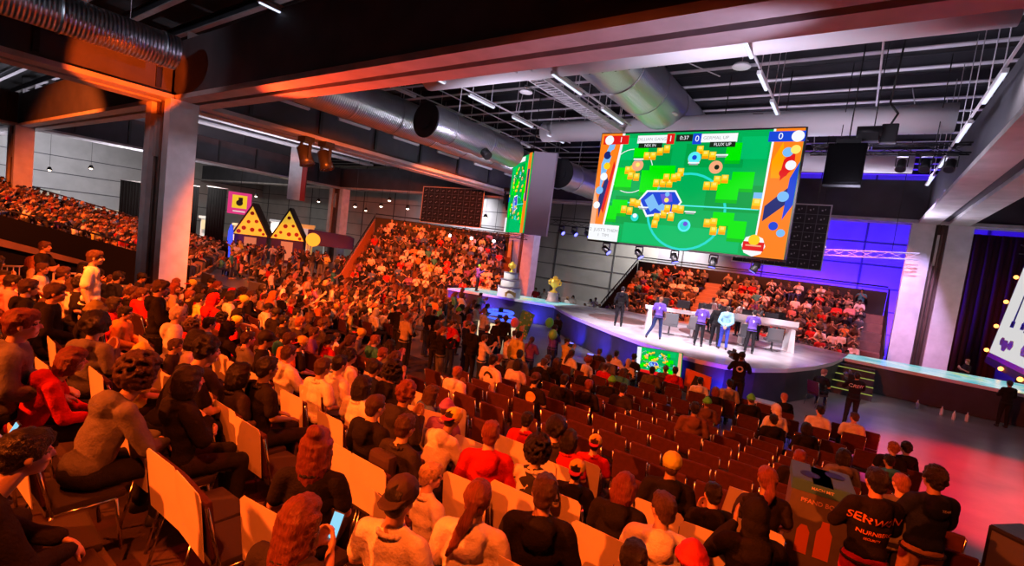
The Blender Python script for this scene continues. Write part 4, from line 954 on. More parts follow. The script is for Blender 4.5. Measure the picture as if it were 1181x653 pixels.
PEOPLE=[
(-2.1, 1.32, 1, 'S', 'phone', 15, 'long', 'auburn', 'tee', 'dark', 'dark', 1, 'phone', 'seated person with long auburn hair raising a lit phone'),
(-2.79, 1.92, 1, 'S', 'lap', 38, 'bunlong', 'red', 'tee', 'black', 'dark', 1, 'necklace', 'person with red hair tied in a bun, dark top and thin necklace'),
(-1.93, 1.88, 1, 'S', 'lap', 14, 'capback', 'black', 'tee', 'white', 'dark', 1, '', 'person in dark baseball cap and pale tee, back to us'),
(-2.45, 2.69, 2, 'S', 'lap', -42, 'short', 'blond', 'tee', 'white', 'dark', 0.85, '', 'blond boy in pale tee turning his head to the right'),
(-1.77, 2.43, 2, 'S', 'lap', 22, 'pony', 'auburn', 'hoodie', 'white', 'dark', 1, '', 'woman with low auburn ponytail in pale top'),
(-1.49, 2.81, 2, 'S', 'lap', 24, 'short', 'brown', 'hoodie', 'black', 'dark', 1.02, '', 'person with short brown hair in black jumper behind the capped child'),
(-2.55, 3.6, 3, 'S', 'lap', 30, 'short', 'red', 'hoodie', 'red', 'dark', 1.02, '', 'person with brown hair in bright red hooded top'),
(-2.15, 3.8, 3, 'S', 'lap', 13, 'curly', 'black', 'stripe', 'pattern', 'dark', 0.95, '', 'person with dark hair in black and white patterned shirt'),
(-1.96, 4.29, 4, 'S', 'lap', 14, 'capy', 'black', 'hoodie', 'black', 'dark', 0.85, '', 'child in yellow and pink cap with dark ponytail'),
(-1.31, 3.78, 3, 'S', 'phone', 5, 'bob', 'red', 'hoodie', 'black', 'dark', 0.95, '', 'person with red bobbed hair and dark jacket looking down'),
(-0.91, 3.6, 3, 'S', 'lap', 52, 'short', 'brown', 'hoodie', 'white', 'dark', 1, '', 'person with short brown hair looking left in pale hooded top'),
(-0.54, 2.97, 2, 'S', 'lap', 17, 'beanie', 'brown', 'tee', 'dark', 'dark', 0.95, 'bred', 'person in red knitted hat behind the pale hooded top'),
(-0.8, 2.69, 2, 'S', 'lap', 16, 'short', 'black', 'tee', 'dark', 'dark', 0.95, '', 'dark-haired person at the very bottom beside the pale hooded top'),
(-1.2, 4.83, 4, 'S', 'lap', 17, 'capg', 'brown', 'hoodie', 'black', 'dark', 1, '', 'person in yellow-green cap and black jacket'),
(-0.35, 4.25, 4, 'S', 'clap', 22, 'hoodup', 'black', 'hoodie', 'black', 'dark', 1.05, '', 'person with black hood up holding both hands out'),
(-0.75, 4.77, 4, 'S', 'phone', 30, 'short', 'black', 'hoodie', 'black', 'dark', 0.9, '', 'dark-clothed person bending beside the black-hooded person'),
(-2.29, 5.44, 5, 'S', 'lap', 15, 'capy', 'brown', 'tee', 'red', 'dark', 0.85, '', 'child in bright yellow cap and red top'),
(-2.51, 4.79, 4, 'S', 'lap', 12, 'afro', 'black', 'tee', 'dark', 'dark', 0.95, '', 'person with round black hair next to a dark-haired neighbour'),
(-2.34, 4.81, 4, 'S', 'lap', 9, 'bob', 'black', 'tee', 'red', 'dark', 0.9, '', 'person with dark bob right of the round black hair'),
(-3.18, 5.24, 5, 'S', 'lap', 10, 'short', 'black', 'tee', 'red', 'dark', 0.9, '', 'short-haired child in red behind the empty dark seats'),
(-3.5, 2.97, 2, 'S', 'lap', 1, 'bald', 'brown', 'hoodie', 'black', 'dark', 1, '', 'person with cropped hair in dark hooded jacket'),
(-3.07, 2.97, 2, 'S', 'lap', 2, 'short', 'brown', 'tee', 'dark', 'dark', 0.95, 'strap', 'person with short hair wearing a rucksack beside the pale placard'),
(-3.83, 4.39, 4, 'S', 'lap', 11, 'beanie', 'brown', 'tee', 'purple', 'dark', 0.9, 'bpurple', 'child in purple and red hat behind the pale placard'),
(-4.39, 3.52, 3, 'S', 'lap', 0, 'bob', 'black', 'tee', 'white', 'dark', 1, '', 'person with dark bob and pale top in front of a cropped head'),
(-5.28, 3.84, 3, 'S', 'lap', -1, 'short', 'black', 'tee', 'white', 'dark', 1, '', 'dark-haired person in pale tee, one arm up'),
(-5.23, 3.56, 3, 'S', 'lap', 3, 'short', 'brown', 'tee', 'white', 'dark', 1, '', 'brown-haired person in pale shirt'),
(-4.88, 2.65, 2, 'S', 'lap', -2, 'short', 'black', 'tee', 'black', 'dark', 1.05, '', 'person in black tee with short black hair and pale collar'),
(-4.99, 2.43, 2, 'S', 'lap', 0, 'bob', 'black', 'tee', 'dark', 'dark', 1, '', 'person with black hair beside the black tee, pale bag at left'),
(-5.2, 1.86, 1, 'S', 'lean', -5, 'curlys', 'black', 'tee', 'black', 'dark', 1.12, '', 'broad person in black tee with dark curly hair leaning forward'),
(-6.09, 1.94, 1, 'S', 'lap', 0, 'beanie', 'brown', 'tee', 'yellow', 'dark', 0.9, 'byellow', 'person in yellow-green hat beside the broad black tee'),
(-4.38, 1.09, 0, 'S', 'lean', 5, 'curly', 'brown', 'hoodie', 'grey', 'dark', 1.05, '', 'person with big curly hair in grey hooded top turned to the right'),
(-7.57, 1.9, 1, 'S', 'lap', -12, 'beanie', 'brown', 'hoodie', 'black', 'dark', 1.05, 'bolive', 'person in olive beanie and dark jacket with striped shoulder'),
(-8.67, 1.74, 1, 'S', 'lap', -22, 'short', 'brown', 'hoodie', 'black', 'dark', 1.1, '', 'broad person in black jacket near the end of the back rows'),
(-5.74, 0.93, 0, 'S', 'lap', -17, 'short', 'red', 'hoodie', 'grey', 'dark', 1.15, '', 'person with reddish hair and pale hooded top looking right'),
(-13.86, 2.65, 2, 'T', 'cross', -37, 'short', 'brown', 'tee', 'black', 'dark', 1, '', 'standing person in black by the barrier'),
(-10.51, 2.63, 2, 'T', 'down', -26, 'short', 'brown', 'tee', 'white', 'dark', 1.1, '', 'tall standing person in pale tee above the seated crowd'),
(-7.92, 2.93, 2, 'S', 'lap', -17, 'bald', 'white', 'hoodie', 'white', 'dark', 1.05, '', 'person with pale hair and pale hooded top'),
(-9.0, 4.27, 4, 'S', 'lap', -17, 'capy', 'brown', 'tee', 'red', 'dark', 0.95, '', 'person in yellow and red cap in the middle of the left block'),
(-7.18, 4.45, 4, 'S', 'lap', -11, 'capy', 'black', 'tee', 'black', 'dark', 0.95, '', 'person in yellow cap with dark top next to an orange shirt'),
(-7.25, 4.29, 4, 'S', 'lap', -8, 'short', 'brown', 'tee', 'orange', 'dark', 1, '', 'person in orange shirt with arms folded'),
(-3.61, 0.18, -1, 'S', 'phone', 0, 'short', 'black', 'hoodie', 'black', 'dark', 1.05, 'phone', 'person in black cut off at the frame edge holding a phone'),
(-5.57, 0.97, 0, 'S', 'lean', -13, 'bob', 'red', 'hoodie', 'red', 'dark', 0.95, '', 'person with red hair bowed over the seat at far edge'),
(-3.12, 0.24, -1, 'S', 'lean', 1, 'short', 'black', 'hoodie', 'black', 'dark', 1, '', 'person in black at the lower corner with knees forward'),
(-13.37, 2.51, 2, 'S', 'lap', -34, 'short', 'brown', 'tee', 'white', 'dark', 1, '', 'person in pale shirt below the standing figure in black'),
(-5.97, 8.15, 8, 'S', 'lap', -3, 'short', 'black', 'tee', 'white', 'dark', 1.05, 'bprint', 'person in pale tee with a black crescent print on the back'),
(-5.98, 9.14, 9, 'S', 'lap', 4, 'bob', 'black', 'tee', 'white', 'dark', 1, '', 'dark-haired person in plain pale tee behind an empty dark chair'),
(-6.71, 11.34, 11, 'S', 'lean', -15, 'short', 'brown', 'tee', 'white', 'dark', 1, '', 'person in pale tee leaning to the right'),
(-4.5, 7.52, 7, 'S', 'lap', 6, 'capback', 'black', 'tee', 'black', 'dark', 1, 'oprint', 'person in black tee with an orange disc print on the back'),
(-4.4, 8.47, 8, 'S', 'lap', 6, 'short', 'black', 'hoodie', 'black', 'dark', 1, '', 'short-haired person in black with thin pale collar'),
(-4.16, 9.12, 9, 'S', 'lap', 5, 'short', 'red', 'hoodie', 'black', 'dark', 1, '', 'person with cropped reddish hair in black'),
(-5.26, 11.3, 11, 'S', 'lap', 1, 'bald', 'white', 'hoodie', 'black', 'dark', 1, '', 'pale-haired person in black jacket'),
(-4.43, 11.0, 11, 'S', 'lap', 9, 'capn', 'brown', 'hoodie', 'black', 'dark', 1, '', 'person in neon green cap and brown coat near the stage'),
(-3.79, 10.11, 10, 'S', 'lap', 8, 'short', 'black', 'tee', 'dark', 'dark', 1, '', 'dark-haired person right of the neon green cap'),
(-6.78, 13.28, 13, 'S', 'lap', -9, 'pony', 'brown', 'tee', 'white', 'dark', 1, '', 'woman in white top with ponytail near the blue stage front'),
(-5.75, 13.81, 14, 'S', 'lap', 2, 'short', 'brown', 'hoodie', 'grey', 'dark', 1.02, '', 'person in grey top before the blue stage front'),
(-5.25, 14.11, 14, 'S', 'lap', 6, 'bald', 'white', 'stripe', 'pattern', 'dark', 1, '', 'white-haired person in patterned jacket left of the floor monitor'),
(-4.38, 13.79, 14, 'S', 'lap', 13, 'short', 'black', 'hoodie', 'olive', 'dark', 1, '', 'person in olive coat in front of the floor monitor'),
(-3.95, 14.58, 15, 'S', 'lap', 18, 'short', 'black', 'hoodie', 'red', 'dark', 1, '', 'person in dark red coat at the edge of the floor monitor'),
(-3.15, 14.31, 14, 'S', 'lap', 20, 'short', 'black', 'hoodie', 'white', 'dark', 0.95, '', 'person in off-white jumper before the orange panel'),
(-2.39, 14.37, 14, 'S', 'lap', 22, 'short', 'black', 'hoodie', 'beige', 'dark', 1.05, '', 'person in beige jacket below the camera operator'),
(-2.56, 13.56, 13, 'S', 'lap', 25, 'bob', 'red', 'hoodie', 'black', 'dark', 0.95, '', 'person with reddish hair left of the beige jacket'),
(-2.4, 11.95, 12, 'S', 'lap', 22, 'capn', 'brown', 'hoodie', 'brown', 'dark', 1, '', 'person in brown coat with green cap'),
(-2.09, 9.44, 9, 'S', 'lap', 19, 'short', 'black', 'hoodie', 'brown', 'dark', 1.05, '', 'person in rust brown coat behind a dark seat'),
(-1.68, 13.36, 13, 'S', 'lap', 29, 'capn', 'brown', 'hoodie', 'black', 'dark', 1.02, '', 'person in bright green beanie and black jacket'),
(-1.07, 14.68, 15, 'S', 'lap', 38, 'bald', 'pink', 'hoodie', 'black', 'dark', 1, '', 'person with cropped pinkish head and black jacket'),
(-1.05, 12.9, 13, 'S', 'lap', 30, 'hoodup', 'white', 'hoodie', 'white', 'dark', 1.02, '', 'person with white hood up'),
(-1.01, 12.05, 12, 'S', 'lap', 29, 'short', 'black', 'hoodie', 'black', 'dark', 1, '', 'person in black directly behind the white hood'),
(-0.26, 14.05, 14, 'S', 'lap', 41, 'short', 'black', 'tee', 'white', 'dark', 1.02, '', 'person in white tee with arms apart near the floor edge'),
(0.44, 14.37, 14, 'S', 'lap', 48, 'short', 'brown', 'tee', 'white', 'dark', 1, '', 'person in white tee with greyish brown hair at the row end'),
(-0.38, 12.11, 12, 'S', 'lap', 32, 'bob', 'black', 'hoodie', 'black', 'dark', 1, '', 'person with black hair in front of a white tee'),
(-0.28, 8.13, 8, 'S', 'lap', 13, 'short', 'red', 'hoodie', 'black', 'dark', 1, '', 'person with dark red hair looking right in black'),
(0.26, 9.38, 9, 'S', 'lap', 23, 'bob', 'black', 'hoodie', 'grey', 'dark', 1, '', 'person with dark hair in grey-brown jumper'),
(1.08, 12.37, 12, 'S', 'lap', 43, 'curlys', 'ginger', 'tee', 'black', 'dark', 1, '', 'person with curly ginger hair by the row end'),
(0.98, 11.18, 11, 'S', 'lap', 35, 'short', 'black', 'hoodie', 'teal', 'dark', 0.95, '', 'person with black hair and teal collar'),
(1.33, 12.7, 13, 'S', 'lap', 34, 'curlys', 'black', 'hoodie', 'black', 'dark', 1, '', 'person with black curls at the very end of the row'),
(0.42, 5.48, 5, 'T', 'cross', 25, 'short', 'black', 'hoodie', 'black', 'red', 1, 'servon', 'standing person in black jumper with orange back print and red trousers'),
(0.7, 6.55, 6, 'T', 'down', 21, 'bald', 'ginger', 'tee', 'grey', 'dark', 0.92, '', 'standing person with cropped ginger hair in grey top'),
(0.93, 6.43, 6, 'T', 'cross', 27, 'curlys', 'black', 'hoodie', 'navy', 'tan', 1.03, 'logo', 'standing person in navy jumper and tan trousers'),
(-8.23, 2.83, 2, 'T', 'phone', -21, 'short', 'brown', 'hoodie', 'black', 'dark', 1, '', 'standing person in black before the tall column'),
]
# ------------------------------------------------------------------ chairs
CH_DARK = mat('dark_red_upholstery', (.065, .014, .014), .85, var=.2, scale=12, bump=.3, bscale=150)
CH_SEAT = mat('black_upholstery', (.03, .022, .024), .85, bump=.3, bscale=150)
PALEB = mat('pale_seat_board', (.74, .66, .55), .6, var=.06, scale=4)
def chair_meshes():
    D = {}
    tilt = Euler((R(-10), 0, 0))
    D['seat'] = MB().box((0, .02, .435), (.46, .45, .06), None, 0, .02).mesh('seat'); D['seat'].materials.append(CH_SEAT)
    D['backrest'] = MB().box((0, -.235, .70), (.46, .045, .42), Euler((R(9), 0, 0)), 0, .018).mesh('backrest'); D['backrest'].materials.append(CH_DARK)
    m = MB(); m.prism([(-.225, -.265, .50), (.225, -.265, .50), (.235, -.315, .93), (.20, -.318, .965), (-.20, -.318, .965), (-.235, -.315, .93)], (0, -.006, 0))
    D['seat_board'] = m.mesh('seat_board'); D['seat_board'].materials.append(PALEB)
    for s, n in ((1, 'r'), (-1, 'l')):
        m = MB(); m.tube([(s * .235, .23, 0), (s * .235, .18, .41)], .012, 8); D['fl' + n] = m.mesh('leg')
        m = MB(); m.tube([(s * .235, -.26, 0), (s * .235, -.17, .41), (s * .235, -.28, .88)], .012, 8); D['bl' + n] = m.mesh('leg')
    m = MB(); m.cyl((-.235, .0, .40), (.235, .0, .40), .012, n=8); m.cyl((-.235, .18, .41), (-.235, -.17, .41), .012, n=8); m.cyl((.235, .18, .41), (.235, -.17, .41), .012, n=8); D['frame'] = m.mesh('frame')
    for k in ('flr', 'fll', 'blr', 'bll', 'frame'): D[k].materials.append(CHROME)
    return D
CM = chair_meshes()
CHF = None
def far_chair():
    m = MB(); m.box((0, .02, .435), (.46, .45, .06), None, 1, .02); m.box((0, -.235, .70), (.46, .045, .42), Euler((R(9), 0, 0)), 0, .018)
    for s in (1, -1):
        m.tube([(s * .235, .23, 0), (s * .235, .18, .41)], .012, 6, 2); m.tube([(s * .235, -.26, 0), (s * .235, -.17, .41), (s * .235, -.28, .88)], .012, 6, 2)
    me = m.mesh('chair_whole')
    for q in (CH_DARK, CH_SEAT, CHROME): me.materials.append(q)
    return me
CFAR = far_chair()
NCH = [0]
def chair(x, y, z, rz, pale, near, label):
    NCH[0] += 1
    if not near:
        o = link('chair', CFAR); o.location = (x, y, z); o.rotation_euler = (0, 0, rz)
        return tag(o, label, 'chair', 'chairs of the audience rows')
    o = empty('chair', (x, y, z), rz); tag(o, label, 'chair', 'chairs of the audience rows')
    link('seat', CM['seat'], o); link('backrest', CM['backrest'], o); link('frame', CM['frame'], o)
    for k in ('flr', 'fll', 'blr', 'bll'): link('leg', CM[k], o)
    if pale: link('seat_board', CM['seat_board'], o)
    return o

# ------------------------------------------------------------------ camera
YAW, PIT, ROL, CAMH = R(35), R(-4.4), R(7.27), 4.3
fw = V((-math.sin(YAW) * math.cos(PIT), math.cos(YAW) * math.cos(PIT), math.sin(PIT))); rt = V((math.cos(YAW), math.sin(YAW), 0)); up = rt.cross(fw)
r2 = rt * math.cos(ROL) + up * math.sin(ROL); u2 = up * math.cos(ROL) - rt * math.sin(ROL)
cam = bpy.data.cameras.new('camera'); cam.sensor_width = 36; cam.lens = 561 / 1181 * 36; cam.clip_start = .05; cam.clip_end = 300
co = bpy.data.objects.new('camera', cam); C.objects.link(co)
co.matrix_world = Matrix(((r2.x, u2.x, -fw.x, 0), (r2.y, u2.y, -fw.y, 0), (r2.z, u2.z, -fw.z, CAMH), (0, 0, 0, 1)))
bpy.context.scene.camera = co
def proj(p):
    v = V(p) - V((0, 0, CAMH)); w = v.dot(fw)
    if w < .2: return None
    return 590.5 + 561 * v.dot(r2) / w, 326.5 - 561 * v.dot(u2) / w, w

# ------------------------------------------------------------------ the audience
rnd = random.Random(21)
GRP = 'spectators in the audience rows'
taken = []
PHONE = emi('phone_screen', (.25, .6, .8), 1.2)
def phone(loc, rz, label):
    o = MB().bb((-.037, -.005, -.075), (.037, .005, .075), bev=.004).build('phone', DARK, None, loc); o.rotation_euler = (R(-25), 0, rz); tag(o, label, 'phone')
    MB().bb((-.033, -.0065, -.068), (.033, -.005, .068)).build('phone_screen', PHONE, o); return o
def back_print(shirt, P, key, shapes, m, name):
    """marks laid on the back of a top, following its surface"""
    me = P[key]; bvh = BVHTree.FromPolygons([v.co for v in me.vertices], [p.vertices for p in me.polygons])
    bm = shapes.bm; bmesh.ops.triangulate(bm, faces=bm.faces); bmesh.ops.subdivide_edges(bm, edges=[e for e in bm.edges if e.calc_length() > .03], cuts=2, use_grid_fill=True)
    for v in bm.verts:
        hit = bvh.ray_cast(V((v.co.x, -1, v.co.z)), V((0, 1, 0)))
        v.co.y = hit[0].y - .006 if hit[0] else -.13
    o = shapes.build(name, m, shirt); return o
def text_mb(txt, size, c):
    f = bpy.data.curves.new('t', 'FONT'); f.body = txt; f.size = size; f.align_x = 'CENTER'; f.align_y = 'CENTER'; f.offset = size * .015
    o = bpy.data.objects.new('t', f); C.objects.link(o); dg = bpy.context.evaluated_depsgraph_get(); dg.update()
    me = bpy.data.meshes.new_from_object(o.evaluated_get(dg)); bpy.data.objects.remove(o)
    mb = MB(); mb.bm.from_mesh(me); bpy.data.meshes.remove(me)
    bmesh.ops.transform(mb.bm, matrix=Matrix.Translation(c) @ RX, verts=mb.bm.verts); return mb
def disc_mb(c, r, r0=0, a0=0, a1=360):
    mb = MB(); n = 20
    for i in range(n):
        A, B = R(a0 + (a1 - a0) * i / n), R(a0 + (a1 - a0) * (i + 1) / n)
        pts = [(c[0] + r * math.cos(A), 0, c[2] + r * math.sin(A)), (c[0] + r * math.cos(B), 0, c[2] + r * math.sin(B)), (c[0] + r0 * math.cos(B), 0, c[2] + r0 * math.sin(B)), (c[0] + r0 * math.cos(A), 0, c[2] + r0 * math.sin(A))]
        mb.poly(pts[:3] if r0 == 0 else pts)
    return mb
PRINTO = mat('orange_lettering', (.85, .25, .06), .6); PRINTK = mat('black_print', (.02, .02, .02), .7); PRINTY = mat('sun_print', (.85, .45, .1), .6); PRINTW = mat('white_lettering', (.75, .75, .78), .6)
for (x, y, k, mode, ps, turn, hair, hc, top, tc, tr, sc, ex, lab) in PEOPLE:
    z = row_z(k); taken.append((x, y))
    o, P, t = person((x, y, z), mode == 'S', ps, turn, hair, hc, top, tc, tr, sc, ex, lab, GRP, rnd)
    key = 'tee' if top in ('tee', 'stripe') else 'hoodie'
    if 'servon' in ex:
        back_print(t, P, key, text_mb('SERWON', .105, (0, 0, 1.32)), PRINTO, 'lettering'); back_print(t, P, key, text_mb('NURNBERG', .055, (0, 0, 1.20)), PRINTO, 'lettering'); back_print(t, P, key, text_mb('SECURITY', .03, (-.02, 0, 1.14)), PRINTO, 'lettering')
    if 'logo' in ex: back_print(t, P, key, text_mb('TEAM', .035, (.03, 0, 1.40)), PRINTW, 'lettering')
    if 'bprint' in ex: back_print(t, P, key, disc_mb((0, 0, .90), .12, .07, 0, 180), PRINTK, 'crescent_print')
    if 'oprint' in ex: back_print(t, P, key, disc_mb((0, 0, .92), .10), PRINTY, 'disc_print')
    if 'phone' in ex:
        q = R(turn); f = V((-math.sin(q), math.cos(q), 0)); phone(V((x, y, z)) + f * .40 * sc + V((0, 0, 1.04 * sc)), q, 'lit phone held by ' + ('the person with long auburn hair' if 'auburn' in lab else 'the person in black at the left frame edge'))
    if 'necklace' in ex:
        m = MB(); nk = [(.072 * math.cos(6.2832 * i / 24), .066 * math.sin(6.2832 * i / 24) - .005, 1.085 + .012 * math.sin(6.2832 * i / 24)) for i in range(25)]; m.tube(nk, .004, 6); m.build('necklace', CHROME, o)
    if 'strap' in ex:
        m = MB(); m.box((0, -.19, .86), (.28, .12, .40), None, 0, .05); m.build('rucksack', mat('rucksack_cloth', (.05, .03, .035), .8), o)['label'] = 'dark rucksack'
    if mode == 'S':
        near = math.hypot(x, y) < 11
        w_ = re_lab = ' '.join(w for w in lab.replace('seated ', '').split()[:9])
        chair(x, y - .02, z, R(max(-12, min(12, turn * .2))), y < 5.9, near, 'chair under the ' + w_)
# placard with two head shadows
o = MB().prism([(-.36, 0, -.28), (.34, 0, -.31), (.36, 0, .26), (-.30, 0, .30)], (0, .012, 0)).build('placard', PALEB, None, (-4.12, 4.30, 1.86)); o.rotation_euler = (R(-8), R(6), R(38)); tag(o, 'large blank pale placard held up in the seated crowd', 'placard')
o = MB().prism([(-.3, 0, -.18), (.28, 0, -.2), (.3, 0, .16), (-.26, 0, .2)], (0, .012, 0)).build('placard', PALEB, None, (-3.35, 4.55, 1.62)); o.rotation_euler = (R(-25), R(10), R(35)); tag(o, 'smaller pale board leaning right of the big blank placard', 'placard')
o = MB().prism([(-.24, 0, -.15), (.24, 0, -.15), (.22, 0, .15), (-.2, 0, .18)], (0, .012, 0)).build('placard', mat('blue_board', (.1, .28, .45), .6), None, (-6.55, 4.75, 2.0)); o.rotation_euler = (R(-20), R(4), R(50)); tag(o, 'blue board with white bars held up in the left block', 'placard')
MB().bb((-.18, -.008, .03), (.18, 0, .06)).bb((-.15, -.008, -.06), (.12, 0, -.03)).build('white_bar', PRINTW, o)
o = MB().prism([(-.3, 0, -.2), (.3, 0, -.2), (.26, 0, .28), (-.22, 0, .3)], (0, .012, 0)).build('placard', PALEB, None, (-.55, 5.6, 1.75)); o.rotation_euler = (R(-10), 0, R(10)); tag(o, 'orange lit blank board left of the bottle bin', 'placard')

# everybody else in the rows
COLW = ['black'] * 9 + ['dark'] * 7 + ['white'] * 7 + ['grey'] * 3 + ['red'] * 3 + ['orange', 'navy', 'beige', 'olive', 'brown', 'purple', 'yellow', 'blue', 'pink', 'teal']
HAIRW = ['short'] * 9 + ['bob'] * 3 + ['long'] * 2 + ['pony'] * 2 + ['curlys'] * 2 + ['bald', 'afro', 'beanie', 'capk', 'capk', 'capy', 'curly', 'hoodup']
HCW = ['black'] * 6 + ['brown'] * 7 + ['auburn', 'ginger', 'blond', 'red']
ARMW = ['lap'] * 5 + ['cross'] * 2 + ['lean', 'clap', 'phone', 'phone']
def occupied(px, py):
    if 545 < px < 900 and 440 < py < 570: return .0
    if px > 900: return .0
    if 470 < px <= 545 and 400 < py < 470: return .25
    if 545 < px <= 900 and py >= 570: return .7
    if py > 425 and px < 345: return .06
    if px > 540 and py < 440: return .75
    return .93
def blocked(x, y):
    if -13.2 < x < -6.9 and 7.0 < y < 12.6: return True            # open aisle with people standing
    if y > 12.2 and x < -7 : return True
    return False
cand = []
for k in range(-1, 16):
    y = row_y(k)
    if y > 15.3: continue
    xr = 1.3 if y < 14 else .8
    n = 0; x = xr
    while x > RX0 + .5:
        q = proj((x, y, row_z(k) + 1.0))
        if q and -40 < q[0] < 1215 and q[1] < 760 and not blocked(x, y) and not (k == 6 and -.5 < x < .5) and not (y < 7.2 and x > .1): cand.append((x, y, k, n, q))
        n += 1; x -= .57
NEARSEATS = 0; nper = len(PEOPLE); cells = {}
placed = []
def free(x, y, r): return all((x - a) ** 2 + ((y - b) * 1.0) ** 2 > r * r for a, b in taken)
def describe(hair, hc, tc, seat=True):
    tops = {'white': 'pale', 'dark': 'dark', 'pattern': 'patterned'}.get(tc, tc)
    hs = {'short': 'short %s hair', 'bob': '%s bob', 'long': 'long %s hair', 'pony': '%s ponytail', 'curlys': '%s curls', 'bald': 'cropped %s hair', 'afro': 'round %s hair', 'curly': 'big %s curls', 'bunlong': '%s hair bun'}
    gs = {'beanie': 'dark knitted hat', 'capk': 'black cap', 'capn': 'neon green hat', 'capy': 'yellow cap', 'capg': 'yellow-green cap', 'capback': 'dark cap', 'hoodup': 'raised hood'}
    return '%s top, %s' % (tops, gs.get(hair) or hs[hair] % hc)
budget = 262
for (x, y, k, n, q) in cand:
    x += rnd.uniform(-.05, .05); yy = y + rnd.uniform(-.06, .06); z = row_z(k)
    if not free(x, yy, .50): continue
    if q[1] > 690 and (q[0] < 0 or q[0] > 1181): continue
    pale = y < 5.9 and rnd.random() < (.92 if q[0] < 560 else .2); near = q[2] < 8.5
    rw = ORD[k + 1]; st_ = ORD[min(n, len(ORD) - 1)]
    occ = rnd.random() < occupied(q[0], q[1]) and nper < budget
    d = (x ** 2 + y ** 2) ** .5
    if d < 2.6: continue
    if occ and nper < budget:
        hair, hc, tc, ar = rnd.choice(HAIRW), rnd.choice(HCW), rnd.choice(COLW), rnd.choice(ARMW)
        turn = math.degrees(math.atan2(x + 6, 21 - y)) + rnd.choice((0, 0, 0, -8, 8, 30, -30))
        sc = rnd.uniform(.9, 1.06) if rnd.random() > .12 else .82
        person((x, yy, z), True, ar, turn, hair, hc, rnd.choice(('tee', 'hoodie')), tc, rnd.choice(('dark', 'dark', 'blue', 'grey')), sc, '', 'spectator, %s, %s audience row, %s seat from the aisle' % (describe(hair, hc, tc), rw, st_), GRP, rnd)
        nper += 1; placed.append((x, yy))
        chair(x, yy - .02, z, R(rnd.uniform(-5, 5)), pale, near, 'chair of a spectator, %s audience row, %s seat from the aisle' % (rw, st_))
    else:
        chair(x, yy, z, R(rnd.uniform(-5, 5)), pale and rnd.random() < .85, near, 'empty %s chair, %s audience row, %s seat from the aisle' % ('pale-boarded' if pale else 'dark red', rw, st_))
# people standing in the open aisle and before the stage
STAND = [(-8.4, 9.2), (-9.1, 9.7), (-9.9, 9.3), (-10.6, 10.1), (-7.9, 10.3), (-8.7, 10.8), (-9.6, 10.9), (-10.5, 11.2), (-11.4, 10.6), (-12.2, 11.1), (-7.6, 11.5), (-8.3, 12.0), (-9.2, 12.1), (-10.1, 12.2), (-11.1, 12.0), (-12.0, 12.3),
         (-8.0, 12.9), (-8.9, 13.2), (-9.8, 13.4), (-10.8, 13.1), (-11.7, 13.5), (-12.6, 13.2), (-9.3, 14.2), (-10.3, 14.6), (-11.5, 14.8), (-12.5, 14.6), (-7.3, 13.9), (-8.2, 14.6), (-13.4, 12.0), (-14.0, 13.0)]
STOP = ['black', 'black', 'beige', 'black', 'white', 'black', 'red', 'black', 'grey', 'black', 'yellow', 'white', 'black', 'navy', 'brown', 'black', 'purple', 'white', 'black', 'pink', 'grey', 'black', 'orange', 'black', 'white', 'black', 'yellow', 'violet', 'black', 'red']
for i, (x, y) in enumerate(STAND):
    hair, hc = rnd.choice(HAIRW[:-3] + ['capn', 'capn']), rnd.choice(HCW)
    person((x, y, row_z(round((y - ROW0) / PITCH))), False, rnd.choice(('down', 'cross', 'phone', 'down', 'clap')), rnd.uniform(-60, 30), hair, hc, rnd.choice(('tee', 'hoodie')), STOP[i], rnd.choice(('dark', 'blue', 'grey')), rnd.uniform(.86, 1.03), '',
           'standing person, %s, %s of the group in the open aisle' % (describe(hair, hc, STOP[i]), ORD[i]), 'people standing in the open aisle', rnd); nper += 1
BALL = [((-8.6, 14.9, 1.75), (.10, .75, .08), 'neon green balloon nearest the glowing rings'), ((-9.4, 13.9, 1.65), (.75, .2, .3), 'pink balloon over the standing group'), ((-8.0, 14.2, 1.5), (.2, .75, .1), 'neon green balloon nearest the stage front')]
for loc, c, lab in BALL:
    o = MB().ball((0, 0, 0), (.15, .15, .18), sub=3).cyl((0, 0, -.20), (0, 0, -.17), .02, .008, n=10).build('balloon', mat('balloon_' + lab.split()[1] + lab[-4:], c, .3), None, loc); tag(o, lab, 'balloon', 'balloons by the stage'); MB().cyl((0, 0, -.6), (0, 0, -.19), .003, n=5).build('string', PRINTW, o)

# people on and around the stage
SG = 'players and hosts on the stage'
def stage_person(x, y, z, arms, turn, hair, hc, top, tc, tr, lab, sc=1., g=SG, ex=''): return person((x, y, z), False, arms, turn, hair, hc, top, tc, tr, sc, ex, lab, g, rnd)
def pale_hem(o, P, t, col):
    """two-tone jersey: the lower third is pale"""
    me = P['tee'].copy(); t.data = me; me.materials.append(mat('jersey_hem', (.45, .6, .75), .8))
    for p in me.polygons:
        if p.center.z < 1.14: p.material_index = 1
for a, num in (((-6.3, 19.6, ZS, 'stride', 12, 'bald', 'ginger', 'tee', 'violet', 'blue', 'player in violet jersey stepping sideways at the desk end'), '7'), ((-4.75, 20.1, ZS, 'cross', 8, 'short', 'black', 'tee', 'violet', 'dark', 'player in violet jersey beside the step-taking one, arms folded'), '4'), ((-3.05, 21.1, ZS, 'cross', 14, 'short', 'black', 'tee', 'violet', 'dark', 'player in violet jersey nearest the camera operator'), '9')):
    o, P, t = stage_person(*a); pale_hem(o, P, t, 0)
    back_print(t, P, 'tee', text_mb(num, .16, (0, 0, 1.28)), PRINTW, 'lettering')
